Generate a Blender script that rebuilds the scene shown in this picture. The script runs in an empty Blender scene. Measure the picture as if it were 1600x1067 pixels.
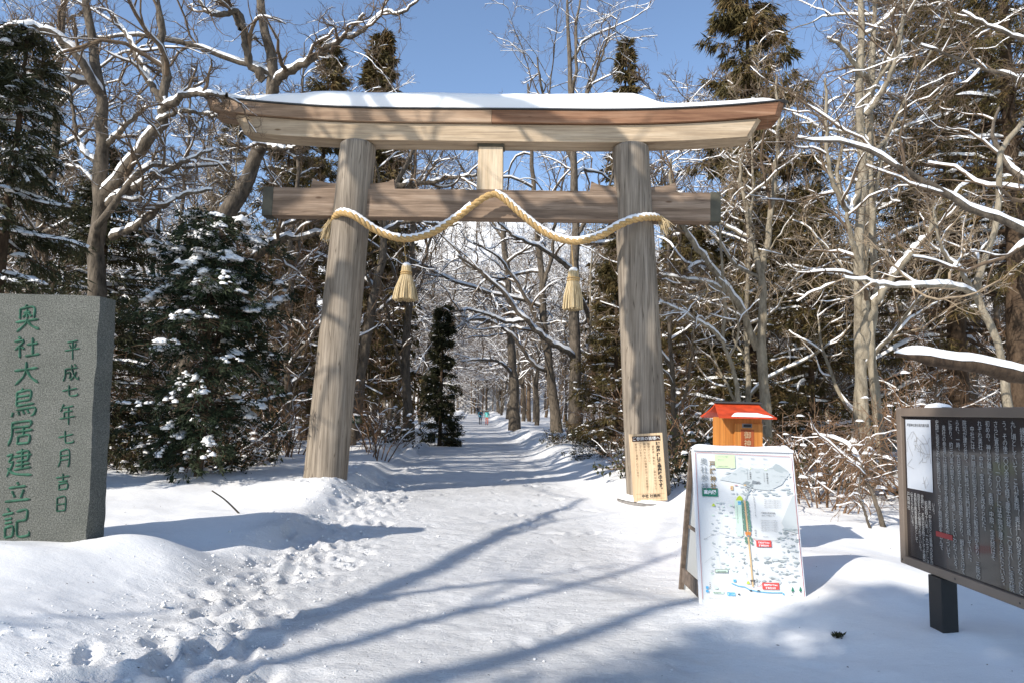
import bpy, math, random
import numpy as np
from mathutils import Matrix, Vector

# ------------------------------------------------------------------ camera, light, exposure
FOC, ROLL, PITCH, CAMH = 1066.7, 0.026, math.atan(109.4/1066.7), 1.55
scene = bpy.context.scene
C = scene.collection
cam_d = bpy.data.cameras.new("camera")
cam_d.sensor_width = 36.0
cam_d.lens = 36.0*FOC/1600.0
cam_d.clip_start = 0.05
cam_d.clip_end = 5000
cam = bpy.data.objects.new("camera", cam_d)
C.objects.link(cam)
cam.matrix_world = Matrix.Translation((0, 0, CAMH)) @ Matrix.Rotation(math.pi/2+PITCH, 4, 'X') @ Matrix.Rotation(ROLL, 4, 'Z')
scene.camera = cam

SUN_TO = Vector((-0.747, -0.665, 0.0)).normalized()
SUN_EL = math.radians(33.7)
sdir = Vector((SUN_TO.x*math.cos(SUN_EL), SUN_TO.y*math.cos(SUN_EL), math.sin(SUN_EL)))
world = bpy.data.worlds.new("World")
scene.world = world
world.use_nodes = True
wn = world.node_tree
bg = wn.nodes["Background"]
sky = wn.nodes.new("ShaderNodeTexSky")
sky.sky_type = 'NISHITA'
sky.sun_disc = False
sky.sun_elevation = SUN_EL
sky.sun_rotation = math.atan2(SUN_TO.x, SUN_TO.y)
sky.air_density = 1.0
sky.dust_density = 0.6
sky.ozone_density = 1.3
sky.altitude = 1200
wn.links.new(sky.outputs[0], bg.inputs[0])
bg.inputs[1].default_value = 0.15
sun_d = bpy.data.lights.new("sun", 'SUN')
sun_d.energy = 3.7
sun_d.angle = math.radians(0.53)
sun_d.color = (1.0, 0.955, 0.885)
sun = bpy.data.objects.new("sun", sun_d)
C.objects.link(sun)
sun.rotation_euler = sdir.to_track_quat('Z', 'Y').to_euler()
scene.view_settings.view_transform = 'Standard'
scene.view_settings.look = 'None'
scene.view_settings.exposure = 0.64
scene.view_settings.gamma = 1.0
scene.view_settings.use_curve_mapping = False
scene.cycles.max_bounces = 6
scene.cycles.diffuse_bounces = 4

rng = np.random.default_rng(11)
random.seed(5)

# ------------------------------------------------------------------ helpers
def ray(x, y):
    u, v = x-800, y-533.5
    c, s = math.cos(ROLL), math.sin(ROLL)
    u, v = u*c+v*s, -u*s+v*c
    Y = FOC*math.cos(PITCH)+v*math.sin(PITCH)
    Z = FOC*math.sin(PITCH)-v*math.cos(PITCH)
    return np.array([u/Y, 1.0, Z/Y])

def at(x, y, Y):
    """point of the photograph (1600 px wide) at distance Y"""
    return ray(x, y)*Y+np.array([0, 0, CAMH])

class MB:
    """collects vertices and faces of ONE mesh"""
    def __init__(s):
        s.v = []; s.f = []; s.m = []; s.n = 0
    def add(s, V, F, mat=0):
        V = np.asarray(V, dtype=np.float64).reshape(-1, 3)
        s.v.append(V)
        if isinstance(F, np.ndarray):
            if len(F):
                s.f.append(F+s.n); s.m.append(np.full(len(F), mat, np.int32))
        else:
            for k in sorted({len(q) for q in F}):
                A = np.array([q for q in F if len(q) == k], np.int64)
                s.f.append(A+s.n); s.m.append(np.full(len(A), mat, np.int32))
        s.n += len(V)
        return s
    def mesh(s, name, mats, smooth=True):
        me = bpy.data.meshes.new(name)
        if not s.v:
            s.v = [np.zeros((0, 3))]
        V = np.concatenate(s.v)
        me.vertices.add(len(V))
        me.vertices.foreach_set("co", V.astype(np.float32).ravel())
        nl = sum(a.size for a in s.f); npoly = sum(len(a) for a in s.f)
        me.loops.add(nl); me.polygons.add(npoly)
        me.loops.foreach_set("vertex_index", np.concatenate([a.ravel() for a in s.f]).astype(np.int32))
        tot = np.concatenate([np.full(len(a), a.shape[1], np.int32) for a in s.f])
        st = np.concatenate([[0], np.cumsum(tot)[:-1]]).astype(np.int32)
        me.polygons.foreach_set("loop_start", st)
        me.polygons.foreach_set("material_index", np.concatenate(s.m))
        me.polygons.foreach_set("use_smooth", np.full(npoly, smooth, dtype=bool))
        me.update(calc_edges=True)
        me.validate()
        for m in (mats if isinstance(mats, (list, tuple)) else [mats]):
            me.materials.append(m)
        return me
    def build(s, name, mats, parent=None, smooth=True):
        o = bpy.data.objects.new(name, s.mesh(name, mats, smooth))
        C.objects.link(o)
        if parent is not None:
            o.parent = parent
        return o

def tag(o, label=None, cat=None, group=None, kind=None):
    if label: o["label"] = label
    if cat: o["category"] = cat
    if group: o["group"] = group
    if kind: o["kind"] = kind
    return o

def empty(name, loc=(0, 0, 0), rz=0.0):
    o = bpy.data.objects.new(name, None)
    C.objects.link(o)
    o.location = loc; o.rotation_euler = (0, 0, rz)
    return o

def copy_tree(root, loc, rz=0.0, sc=(1, 1, 1), **kw):
    r = root.copy(); C.objects.link(r)
    r.location = loc; r.rotation_euler = (0, 0, rz); r.scale = sc
    for ch in root.children:
        c = ch.copy(); C.objects.link(c); c.parent = r
    tag(r, **kw)
    return r

def box(mb, lo, hi, mat=0, M=None):
    x0, y0, z0 = lo; x1, y1, z1 = hi
    V = np.array([[x0,y0,z0],[x1,y0,z0],[x1,y1,z0],[x0,y1,z0],[x0,y0,z1],[x1,y0,z1],[x1,y1,z1],[x0,y1,z1]], float)
    if M is not None:
        V = np.array([M @ Vector(v) for v in V])
    F = np.array([[0,3,2,1],[4,5,6,7],[0,1,5,4],[1,2,6,5],[2,3,7,6],[3,0,4,7]])
    return mb.add(V, F, mat)

def bevel(o, w, seg=2):
    m = o.modifiers.new("bevel", 'BEVEL'); m.width = w; m.segments = seg; m.limit_method = 'ANGLE'
    m.angle_limit = math.radians(35)
    m.harden_normals = False
    return o

# value noise -------------------------------------------------------
_T = np.random.default_rng(3).random((256, 256))
def vn(x, y):
    xi = np.floor(x).astype(int); yi = np.floor(y).astype(int)
    fx = x-xi; fy = y-yi
    fx = fx*fx*(3-2*fx); fy = fy*fy*(3-2*fy)
    a = _T[xi & 255, yi & 255]; b = _T[(xi+1) & 255, yi & 255]
    c = _T[xi & 255, (yi+1) & 255]; d = _T[(xi+1) & 255, (yi+1) & 255]
    return (a*(1-fx)+b*fx)*(1-fy)+(c*(1-fx)+d*fx)*fy-0.5
def fbm(x, y, o=4):
    s = 0; a = 1.0
    for k in range(o):
        s = s+a*vn(x*2**k+17.3*k, y*2**k+9.1*k); a *= 0.5
    return s
def sst(a, b, x):
    t = np.clip((x-a)/(b-a), 0, 1)
    return t*t*(3-2*t)

# ------------------------------------------------------------------ materials
def newmat(name, rough=0.7, spec=0.3):
    m = bpy.data.materials.new(name); m.use_nodes = True
    nt = m.node_tree; b = nt.nodes["Principled BSDF"]
    b.inputs["Roughness"].default_value = rough
    b.inputs["Specular IOR Level"].default_value = spec
    return m, nt, b
def N(nt, t, **kw):
    n = nt.nodes.new(t)
    for k, v in kw.items():
        if k in n.inputs.keys() if hasattr(n.inputs, 'keys') else False:
            n.inputs[k].default_value = v
        else:
            setattr(n, k, v)
    return n
def ramp(nt, stops, src):
    r = nt.nodes.new("ShaderNodeValToRGB")
    e = r.color_ramp.elements
    while len(e) < len(stops): e.new(0.5)
    for i, (p, c) in enumerate(stops):
        e[i].position = p; e[i].color = (*c, 1) if len(c) == 3 else c
    nt.links.new(src, r.inputs[0])
    return r.outputs[0]
def coords(nt, scale=(1, 1, 1), kind="Object"):
    tc = nt.nodes.new("ShaderNodeTexCoord"); mp = nt.nodes.new("ShaderNodeMapping")
    mp.inputs["Scale"].default_value = scale
    nt.links.new(tc.outputs[kind], mp.inputs[0])
    return mp.outputs[0]
def noise(nt, vec, scale, detail=4, rough=0.55):
    n = nt.nodes.new("ShaderNodeTexNoise")
    n.inputs["Scale"].default_value = scale; n.inputs["Detail"].default_value = detail
    n.inputs["Roughness"].default_value = rough
    if vec is not None: nt.links.new(vec, n.inputs["Vector"])
    return n.outputs["Fac"]
def bump(nt, b, h, strength=0.3, dist=0.02, prev=None):
    n = nt.nodes.new("ShaderNodeBump")
    n.inputs["Strength"].default_value = strength; n.inputs["Distance"].default_value = dist
    nt.links.new(h, n.inputs["Height"])
    if prev is not None: nt.links.new(prev, n.inputs["Normal"])
    nt.links.new(n.outputs[0], b.inputs["Normal"])
    return n.outputs[0]
def flat(name, col, rough=0.6, spec=0.3, metal=0.0, var=0.0, scale=6.0):
    m, nt, b = newmat(name, rough, spec)
    b.inputs["Metallic"].default_value = metal
    if var:
        f = noise(nt, coords(nt), scale, 5)
        lo = tuple(max(0, c*(1-var)) for c in col); hi = tuple(min(1, c*(1+var)) for c in col)
        nt.links.new(ramp(nt, [(0.3, lo), (0.7, hi)], f), b.inputs["Base Color"])
    else:
        b.inputs["Base Color"].default_value = (*col, 1)
    return m

def snow_mat(name, fresh=(0.875, 0.855, 0.82), worn=(0.73, 0.71, 0.68)):
    m, nt, b = newmat(name, 0.55, 0.25)
    v = coords(nt)
    at_ = nt.nodes.new("ShaderNodeAttribute"); at_.attribute_name = "trodden"
    f = noise(nt, v, 1.6, 7, 0.65)
    mx = nt.nodes.new("ShaderNodeMix"); mx.data_type = 'RGBA'
    nt.links.new(at_.outputs["Fac"], mx.inputs[0])
    nt.links.new(ramp(nt, [(0.3, tuple(c*0.965 for c in fresh)), (0.65, fresh)], f), mx.inputs[6])
    nt.links.new(ramp(nt, [(0.32, tuple(c*0.90 for c in worn)), (0.5, worn), (0.66, tuple(c*1.09 for c in worn))], f), mx.inputs[7])
    nt.links.new(mx.outputs[2], b.inputs["Base Color"])
    def amt(lo, hi):
        ma = nt.nodes.new("ShaderNodeMath"); ma.operation = 'MULTIPLY_ADD'
        ma.inputs[1].default_value = hi-lo; ma.inputs[2].default_value = lo
        nt.links.new(at_.outputs["Fac"], ma.inputs[0]); return ma.outputs[0]
    def bmp(h, st, dist, prev=None):
        n = nt.nodes.new("ShaderNodeBump"); n.inputs["Distance"].default_value = dist
        nt.links.new(st, n.inputs["Strength"]); nt.links.new(h, n.inputs["Height"])
        if prev is not None: nt.links.new(prev, n.inputs["Normal"])
        return n.outputs[0]
    p = bmp(noise(nt, coords(nt, (1, 1.7, 1)), 8, 7, 0.62), amt(0.16, 0.75), 0.05)
    p = bmp(noise(nt, coords(nt, (1, 2.2, 1)), 34, 5, 0.7), amt(0.18, 0.9), 0.02, p)
    p = bmp(noise(nt, v, 110, 3, 0.7), amt(0.3, 0.6), 0.008, p)
    nt.links.new(p, b.inputs["Normal"])
    return m
M_SNOW = snow_mat("snow_field")
M_PATH = M_SNOW
M_SNOWCAP = flat("snow_cap", (0.87, 0.85, 0.82), 0.6, 0.2)

def wood_mat(name, dark, mid, light, axis=2, stretch=14.0, rough=0.75, bstr=0.35, fine=26, cracks=0.0, knots=0.0):
    m, nt, b = newmat(name, rough, 0.2)
    sc = [stretch]*3; sc[axis] = 0.55
    v = coords(nt, tuple(sc))
    f1 = noise(nt, v, 1.0, 8, 0.65)
    sc2 = [fine]*3; sc2[axis] = 0.9
    f2 = noise(nt, coords(nt, tuple(sc2)), 1.3, 4, 0.7)
    big = noise(nt, coords(nt, (1.0, 1.0, 1.0)), 0.8, 4, 0.6)
    c1 = ramp(nt, [(0.28, dark), (0.5, mid), (0.72, light)], f1)
    mx = nt.nodes.new("ShaderNodeMix"); mx.data_type = 'RGBA'; mx.blend_type = 'MULTIPLY'
    mx.inputs[0].default_value = 0.75
    nt.links.new(c1, mx.inputs[6])
    nt.links.new(ramp(nt, [(0.3, (0.62, 0.6, 0.58)), (0.62, (1.08, 1.05, 1.02))], f2), mx.inputs[7])
    mx2 = nt.nodes.new("ShaderNodeMix"); mx2.data_type = 'RGBA'; mx2.blend_type = 'MULTIPLY'
    mx2.inputs[0].default_value = 0.7
    nt.links.new(mx.outputs[2], mx2.inputs[6])
    nt.links.new(ramp(nt, [(0.3, (0.72, 0.7, 0.7)), (0.7, (1.12, 1.08, 1.04))], big), mx2.inputs[7])
    sc3 = [9.0]*3; sc3[axis] = 0.22
    ck_ = ramp(nt, [(0.0, (1, 1, 1)), (0.485, (1, 1, 1)), (0.5, (0.3, 0.27, 0.25)), (0.515, (1, 1, 1)), (1.0, (1, 1, 1))], noise(nt, coords(nt, tuple(sc3)), 1.6, 2, 0.4))
    mk = nt.nodes.new("ShaderNodeMix"); mk.data_type = 'RGBA'; mk.blend_type = 'MULTIPLY'; mk.inputs[0].default_value = cracks
    nt.links.new(mx2.outputs[2], mk.inputs[6]); nt.links.new(ck_, mk.inputs[7])
    vo = nt.nodes.new("ShaderNodeTexVoronoi"); vo.inputs["Scale"].default_value = 1.0
    sk = [3.2]*3; sk[axis] = 1.1
    nt.links.new(coords(nt, tuple(sk)), vo.inputs["Vector"])
    kn = ramp(nt, [(0.0, (0.35, 0.27, 0.22)), (0.045, (0.5, 0.42, 0.36)), (0.085, (1, 1, 1))], vo.outputs["Distance"])
    mn = nt.nodes.new("ShaderNodeMix"); mn.data_type = 'RGBA'; mn.blend_type = 'MULTIPLY'; mn.inputs[0].default_value = knots
    nt.links.new(mk.outputs[2], mn.inputs[6]); nt.links.new(kn, mn.inputs[7])
    nt.links.new(mn.outputs[2], b.inputs["Base Color"])
    bump(nt, b, f1, bstr, 0.01)
    return m
M_PILLAR = wood_mat("pillar_wood", (0.13, 0.107, 0.083), (0.275, 0.235, 0.185), (0.40, 0.35, 0.285), 2, cracks=0.8, knots=0.5)
M_BEAM = wood_mat("beam_wood", (0.29, 0.215, 0.14), (0.48, 0.375, 0.255), (0.62, 0.51, 0.37), 0, 9.0, cracks=0.45, knots=0.9)
M_BEAMRED = wood_mat("beam_wood_reddened", (0.14, 0.064, 0.038), (0.275, 0.148, 0.085), (0.40, 0.25, 0.16), 0, 9.0, cracks=0.5, knots=0.9)
M_NUKI = wood_mat("tie_wood", (0.12, 0.083, 0.056), (0.27, 0.195, 0.138), (0.43, 0.335, 0.25), 0, 9.0, cracks=0.6, knots=0.9)
M_STRUT = wood_mat("strut_wood", (0.42, 0.31, 0.19), (0.62, 0.5, 0.35), (0.72, 0.61, 0.45), 2, 10.0)
M_CAP = flat("bronze_cap", (0.085, 0.075, 0.05), 0.55, 0.4, 0.3, 0.35, 5)
M_ROOFPLATE = flat("roof_plate", (0.05, 0.05, 0.05), 0.5, 0.4)
M_STRAW = wood_mat("straw", (0.42, 0.31, 0.16), (0.60, 0.48, 0.28), (0.73, 0.62, 0.42), 2, 60.0)
M_ROPE = flat("rope_straw", (0.44, 0.285, 0.12), 0.8, 0.2, 0, 0.35, 60)

def bark_mat(name, dark, light, snowy=True, zlo=0.55, axis_stretch=0.35):
    m, nt, b = newmat(name, 0.85, 0.15)
    v = coords(nt, (7, 7, 7*axis_stretch))
    f = noise(nt, v, 1.5, 6, 0.65)
    col = ramp(nt, [(0.3, dark), (0.7, light)], f)
    if snowy:
        g = nt.nodes.new("ShaderNodeNewGeometry"); sx = nt.nodes.new("ShaderNodeSeparateXYZ")
        nt.links.new(g.outputs["Normal"], sx.inputs[0])
        nz = noise(nt, coords(nt, (1, 1, 1)), 3.0, 2)
        ma = nt.nodes.new("ShaderNodeMath"); ma.operation = 'MULTIPLY_ADD'
        ma.inputs[1].default_value = 1.1; ma.inputs[2].default_value = -0.55
        nt.links.new(nz, ma.inputs[0])
        ad = nt.nodes.new("ShaderNodeMath"); ad.operation = 'ADD'
        nt.links.new(sx.outputs[2], ad.inputs[0]); nt.links.new(ma.outputs[0], ad.inputs[1])
        fac = ramp(nt, [(zlo, (0, 0, 0)), (min(0.99, zlo+0.12), (1, 1, 1))], ad.outputs[0])
        mx = nt.nodes.new("ShaderNodeMix"); mx.data_type = 'RGBA'
        nt.links.new(fac, mx.inputs[0]); nt.links.new(col, mx.inputs[6])
        mx.inputs[7].default_value = (0.86, 0.87, 0.89, 1)
        col = mx.outputs[2]
    nt.links.new(col, b.inputs["Base Color"])
    if not snowy:
        bump(nt, b, f, 0.9, 0.05)
    return m
M_BARK = bark_mat("oak_bark", (0.05, 0.04, 0.03), (0.20, 0.16, 0.118), False)
M_BARKDK = bark_mat("dark_bark", (0.035, 0.022, 0.014), (0.12, 0.08, 0.05), False)
M_BARKPALE = bark_mat("pale_bark", (0.13, 0.105, 0.072), (0.39, 0.33, 0.24), False)
M_TWIG = bark_mat("twig_bark", (0.085, 0.058, 0.038), (0.21, 0.15, 0.098), True, 0.92)
M_TWIGPALE = bark_mat("pale_twig_bark", (0.17, 0.125, 0.08), (0.38, 0.29, 0.195), True, 0.92)
M_TWIGRED = bark_mat("shrub_twig", (0.11, 0.063, 0.036), (0.27, 0.165, 0.095), True, 0.92)

def foliage_mat(name, a, b_, c):
    m, nt, b = newmat(name, 0.7, 0.15)
    f = noise(nt, coords(nt), 1.3, 5, 0.75)
    nt.links.new(ramp(nt, [(0.3, a), (0.5, b_), (0.7, c)], f), b.inputs["Base Color"])
    b.inputs["Transmission Weight"].default_value = 0.0
    return m
M_FOLB = foliage_mat("cedar_foliage", (0.05, 0.045, 0.018), (0.105, 0.08, 0.03), (0.16, 0.088, 0.036))
M_FOLD = foliage_mat("dark_foliage", (0.016, 0.02, 0.010), (0.04, 0.042, 0.018), (0.08, 0.062, 0.028))
M_FOLG = foliage_mat("yew_foliage", (0.012, 0.02, 0.010), (0.022, 0.033, 0.016), (0.045, 0.05, 0.024))

# ------------------------------------------------------------------ the ground
def path_c(y):
    return -0.36-0.046*(y-4.0)
def height(x, y, fine=True):
    x = np.asarray(x, float); y = np.asarray(y, float)
    d = x-path_c(y)
    wig = 0.35*vn(y*0.35, y*0+3.3)+0.15*vn(y*1.3, y*0+8.3)
    halfL = 1.85+0.5*np.exp(-((y-11)/3.0)**2)*-0.3
    halfR = 2.1+0.0*y
    left = sst(halfL+wig, halfL+0.5+1.2*(1-sst(5.2, 7.5, y))+wig, -d)
    right = sst(halfR+wig, halfR+1.4+wig*0.5, d)
    far = sst(10, 26, y)
    z = left*(0.2+0.2*far)+right*(0.12+0.34*far)
    # ploughed heaps along the path further on
    heap = np.exp(-((d-2.7)/0.7)**2)*sst(14, 24, y)*(0.16+0.35*vn(y*0.5, y*0+1.7))
    heapL = np.exp(-((d+3.5)/0.65)**2)*sst(16, 22, y)*(0.14+0.35*vn(y*0.9, y*0+5.7))
    z = z+np.maximum(heap, 0)+np.maximum(heapL, 0)
    # the ditch on the left of the path
    z = z-np.exp(-((d+2.45)/0.26)**2)*sst(17.5, 21, y)*(0.42+0.3*vn(y*0.8, y*0+2.2))
    g = lambda cx, cy, rx, ry, a: a*np.exp(-((x-cx)/rx)**2-((y-cy)/ry)**2)
    z = z+g(-4.3, 5.6, 1.1, 0.75, 0.16)+g(-3.0, 4.2, 1.0, 1.0, 0.14)+g(-4.2, 3.6, 1.5, 1.0, 0.15)+g(-2.9, 6.15, 0.35, 0.4, 0.08)+g(-3.45, 6.45, 0.38, 0.4, 0.13)
    z = z-g(-3.1, 7.2, 0.6, 0.5, 0.13)
    z = z+g(-3.0, 11.6, 1.0, 1.1, 0.14)+g(-2.4, 10.2, 0.8, 0.9, 0.05)
    z = z+g(3.75, 12.1, 0.6, 0.8, 0.30)-g(2.4, 11.6, 0.7, 0.5, 0.10)+g(4.6, 9.4, 1.2, 1.2, 0.22)+g(3.4, 6.6, 1.1, 0.9, 0.13)+g(1.9, 5.5, 0.9, 0.6, 0.08)
    out = np.maximum(left, right)
    z = z+out*(0.30*vn(x*0.22, y*0.22)*sst(4, 12, y)+0.10*vn(x*0.9+4, y*0.9)*sst(3, 9, np.abs(d)+y*0.3)+0.035*vn(x*2.3, y*2.3))
    # valley sides and the wooded slope behind
    off = np.abs(x-path_c(y))
    z = z+0.035*np.maximum(0, y-45)*sst(10, 60, off)
    z = z+0.02*np.maximum(0, y-90)
    hill = np.maximum(0, y-150-0.10*off+25*vn(x*0.012+3, y*0.012))
    z = z+np.minimum(hill*0.55, 95)*(0.70+0.30*np.exp(-((x-path_c(y)-4)/np.maximum(y, 1)/0.13)**2))+sst(10, 60, hill)*14*vn(x*0.02, y*0.02)
    if fine:
        rough = sst(0.25, 1.0, 1-np.abs(d+1.45+wig)/0.9)*sst(30, 12, y)
        z = z+rough*(0.05*vn(x*6, y*6)+0.05*vn(x*13, y*13)+0.03*vn(x*21, y*21))
        z = z+(1-out)*(0.018*vn(x*4, y*9)+0.012*vn(x*11, y*17))*sst(40, 15, y)
        z = z+out*0.010*vn(x*7, y*7)
    return z
def hz(x, y):
    return float(height(np.array([x]), np.array([y]), False)[0])

def graded(lim, d0, k, inner):
    a = list(np.arange(0, inner, d0)); x = inner; 
    while x < lim:
        a.append(x); x += max(d0, k*x)
    a.append(lim)
    return a
xp = graded(420, 0.034, 0.012, 3.0)
xs = np.array([-v for v in xp[::-1][:-1]]+xp)
yy = list(np.linspace(-60, 1.6, 30))
v_ = 1.7
while v_ < 520:
    yy.append(v_); v_ += max(0.018, 0.009*v_)
ys = np.array(yy)
GX, GY = np.meshgrid(xs, ys)
GZ = height(GX, GY)
r2 = np.random.default_rng(8)
def dents(n, fx, ylo, yhi, depth):
    for _ in range(n):
        cy = ylo+(yhi-ylo)*r2.random()**1.4
        cx = fx(cy); a = r2.normal(1.57, 0.6); rx, ry = r2.uniform(0.09, 0.16), r2.uniform(0.045, 0.075)
        i0, i1 = np.searchsorted(ys, [cy-0.4, cy+0.4]); j0, j1 = np.searchsorted(xs, [cx-0.4, cx+0.4])
        if i1-i0 < 3 or j1-j0 < 3: continue
        X = GX[i0:i1, j0:j1]-cx; Y = GY[i0:i1, j0:j1]-cy
        u = (X*math.cos(a)+Y*math.sin(a))/rx; w = (-X*math.sin(a)+Y*math.cos(a))/ry
        q = u*u+w*w
        dd = depth*r2.uniform(0.5, 1.2)
        GZ[i0:i1, j0:j1] += -dd*np.exp(-q**2)+0.28*dd*np.exp(-((np.sqrt(q)-1.45)/0.3)**2)
dents(300, lambda y: path_c(y)-1.5+0.3*np.clip(r2.normal(0, 1), -1.7, 1.7), 2.8, 15, 0.042)
dents(70, lambda y: path_c(y)+r2.uniform(-1.4, 1.8), 2.6, 18, 0.018)
dents(22, lambda y: path_c(y)-2.3+r2.normal(0, 0.25), 11, 22, 0.08)
dents(26, lambda y: path_c(y)+1.2+r2.normal(0, 0.35), 9, 19, 0.05)
for (hx, hy) in ((-2.95, 4.05), (-2.76, 4.1)):            # two melt holes in the front mound
    q = ((GX-hx)/0.075)**2+((GY-hy)/0.035)**2
    GZ -= (0.07 if hx < -2.8 else 0.025)*np.exp(-q**2)
nx, ny = len(xs), len(ys)
ii, jj = np.meshgrid(np.arange(ny-1), np.arange(nx-1), indexing='ij')
q0 = (ii*nx+jj).ravel()
Q = np.stack([q0, q0+1, q0+nx+1, q0+nx], 1)
V = np.stack([GX.ravel(), GY.ravel(), GZ.ravel()], 1)
du = np.gradient(GZ, axis=1)/np.gradient(GX, axis=1)
dv = np.gradient(GZ, axis=0)/np.gradient(GY, axis=0)
NR = np.stack([-du.ravel(), -dv.ravel(), np.ones(nx*ny)], 1)
NR /= np.linalg.norm(NR, axis=1)[:, None]
cx_ = V[Q].mean(1)
dd_ = cx_[:, 0]-path_c(cx_[:, 1])+0.25*vn(cx_[:, 1]*0.5, cx_[:, 1]*0+3.3)
onp = (dd_ > -1.95) & (dd_ < 2.15) & (cx_[:, 1] < 260)
for nm, msk, mt in (("ground", ~onp, M_SNOW), ("path", onp, M_PATH)):
    q = Q[msk]
    used = np.unique(q); remap = np.full(nx*ny, -1); remap[used] = np.arange(len(used))
    g = MB(); g.add(V[used], remap[q])
    o = g.build(nm, mt)
    X_, Y_ = V[used, 0], V[used, 1]
    d_ = X_-path_c(Y_)+0.35*fbm(X_*1.1, Y_*0.8)
    tv = sst(-2.75, -1.7, d_)*(1-sst(1.3, 2.6, d_))
    tv = np.clip(tv*(0.85+0.5*vn(X_*0.7+3, Y_*0.5)), 0, 1)
    at_ = o.data.attributes.new("trodden", 'FLOAT', 'POINT'); at_.data.foreach_set("value", tv.astype(np.float32))
    o.data.normals_split_custom_set_from_vertices(NR[used].astype(np.float32).tolist())
    tag(o, kind="structure")
del V, Q, NR, q0, cx_

# loose crumbs of snow kicked out along the trodden edge
cr_ = MB(); n = 2600
cy = 2.6+13*r2.random(n)**1.5; cxx = path_c(cy)-1.75+r2.normal(0, 0.42, n); far_ = r2.random(n) < 0.3
cxx = np.where(far_, path_c(cy)+r2.uniform(-1.6, 2.2, n), cxx)
sz = r2.uniform(0.004, 0.010, n)*np.where(r2.random(n) < 0.1, 2.2, 1.0)*np.where(far_, 0.6, 1)
O = np.array([[1,0,0],[0,1,0],[-1,0,0],[0,-1,0],[0.2,0.1,0.8],[0,0,-0.6],[0.6,0.6,0.5],[-0.6,0.5,0.45]], float)
OF = np.array([[0,1,6],[1,4,6],[4,0,6],[1,2,7],[2,4,7],[4,1,7],[2,3,4],[3,0,4],[1,0,5],[2,1,5],[3,2,5],[0,3,5]])
Vc = O[None]*sz[:, None, None]*(1+0.35*r2.normal(0, 1, (n, 8, 3)))+np.stack([cxx, cy, height(cxx, cy)+sz*0.25], 1)[:, None]
cr_.add(Vc.reshape(-1, 3), (OF[None]+8*np.arange(n)[:, None, None]).reshape(-1, 3))
tag(cr_.build("snow_crumbs", M_SNOW), "loose crumbs of snow scattered along the trodden edge of the path", "snow", kind="stuff")

# ------------------------------------------------------------------ tubes, ropes, strips
def unit(a):
    return a/np.maximum(np.linalg.norm(a, axis=-1, keepdims=True), 1e-9)
def tubes(mb, P, R, k=5, mat=0, cap=False, jag=0.0):
    """P (N,S,3), R (N,S): N tubes with k sides"""
    n, s, _ = P.shape
    T = np.empty_like(P)
    T[:, 1:-1] = P[:, 2:]-P[:, :-2]; T[:, 0] = P[:, 1]-P[:, 0]; T[:, -1] = P[:, -1]-P[:, -2]
    T = unit(T)
    mean = unit(P[:, -1]-P[:, 0])
    ref = np.where(np.abs(mean[:, 2:3]) > 0.8, np.array([[1.0, 0.3, 0.0]]), np.array([[0.0, 0.0, 1.0]]))
    u = unit(np.cross(T, ref[:, None, :])); w = np.cross(T, u)
    a = np.arange(k)*2*np.pi/k
    RR = R[:, :, None]*np.ones(k)
    if jag:
        RR = RR*(1+jag*rng.normal(0, 1, RR.shape))
    Vv = P[:, :, None, :]+RR[..., None]*(np.cos(a)[None, None, :, None]*u[:, :, None, :]+np.sin(a)[None, None, :, None]*w[:, :, None, :])
    idx = np.arange(n*s*k).reshape(n, s, k)
    A = idx[:, :-1, :]; B = idx[:, 1:, :]
    F = np.stack([A, np.roll(A, -1, 2), np.roll(B, -1, 2), B], -1).reshape(-1, 4)
    mb.add(Vv.reshape(-1, 3), F, mat)
    if cap:
        base = mb.n-n*s*k
        for i in range(n):
            mb.f.append((idx[i, 0, ::-1]+base).reshape(1, -1)); mb.m.append(np.array([mat], np.int32))
            mb.f.append((idx[i, -1]+base).reshape(1, -1)); mb.m.append(np.array([mat], np.int32))
def snow_strips(mb, P, R, hmax=0.06, cover=0.75, k=0.7, minh=0.012, mat=0, thr=0.42, wide=1.0):
    """snow lying on top of branches, patchy; bare where the branch is steep"""
    n, s, _ = P.shape
    T = np.empty_like(P)
    T[:, 1:-1] = P[:, 2:]-P[:, :-2]; T[:, 0] = P[:, 1]-P[:, 0]; T[:, -1] = P[:, -1]-P[:, -2]
    T = unit(T)
    hzn = np.sqrt(np.maximum(0, 1-T[..., 2]**2))
    S = np.clip((hzn-thr)/0.3, 0, 1)
    ph = rng.random((n, 1))*50
    arc = np.concatenate([np.zeros((n, 1)), np.cumsum(np.linalg.norm(np.diff(P, axis=1), axis=2), 1)], 1)
    pat = vn(arc*1.7+ph, ph*3+0*arc)+0.5
    S = S*np.clip((pat-(1-cover)*0.9)/0.12, 0, 1)
    keep = S.max(1) > 0.05
    if not keep.any(): return
    P, R, T, S = P[keep], R[keep], T[keep], S[keep]
    n = len(P)
    e = unit(np.cross(T, np.array([0, 0, 1.0]))); up = np.cross(e, T)
    h = S*np.minimum(hmax, minh+k*R)*(0.75+0.5*rng.random(S.shape))
    r = (R*S)[..., None]*wide; hh = h[..., None]; rr = (R*np.minimum(S*3, 1))[..., None]
    z0 = P+up*rr*0.25
    Vv = np.stack([z0-e*r*1.02, P-e*(r*0.75)+up*(rr*0.72+hh*0.7), P+up*(rr+hh), P+e*(r*0.75)+up*(rr*0.72+hh*0.7), z0+e*r*1.02], 2)
    idx = np.arange(n*s*5).reshape(n, s, 5)
    A = idx[:, :-1]; B = idx[:, 1:]
    F = np.stack([A[..., :-1], A[..., 1:], B[..., 1:], B[..., :-1]], -1).reshape(-1, 4)
    mb.add(Vv.reshape(-1, 3), F, mat)
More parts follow.
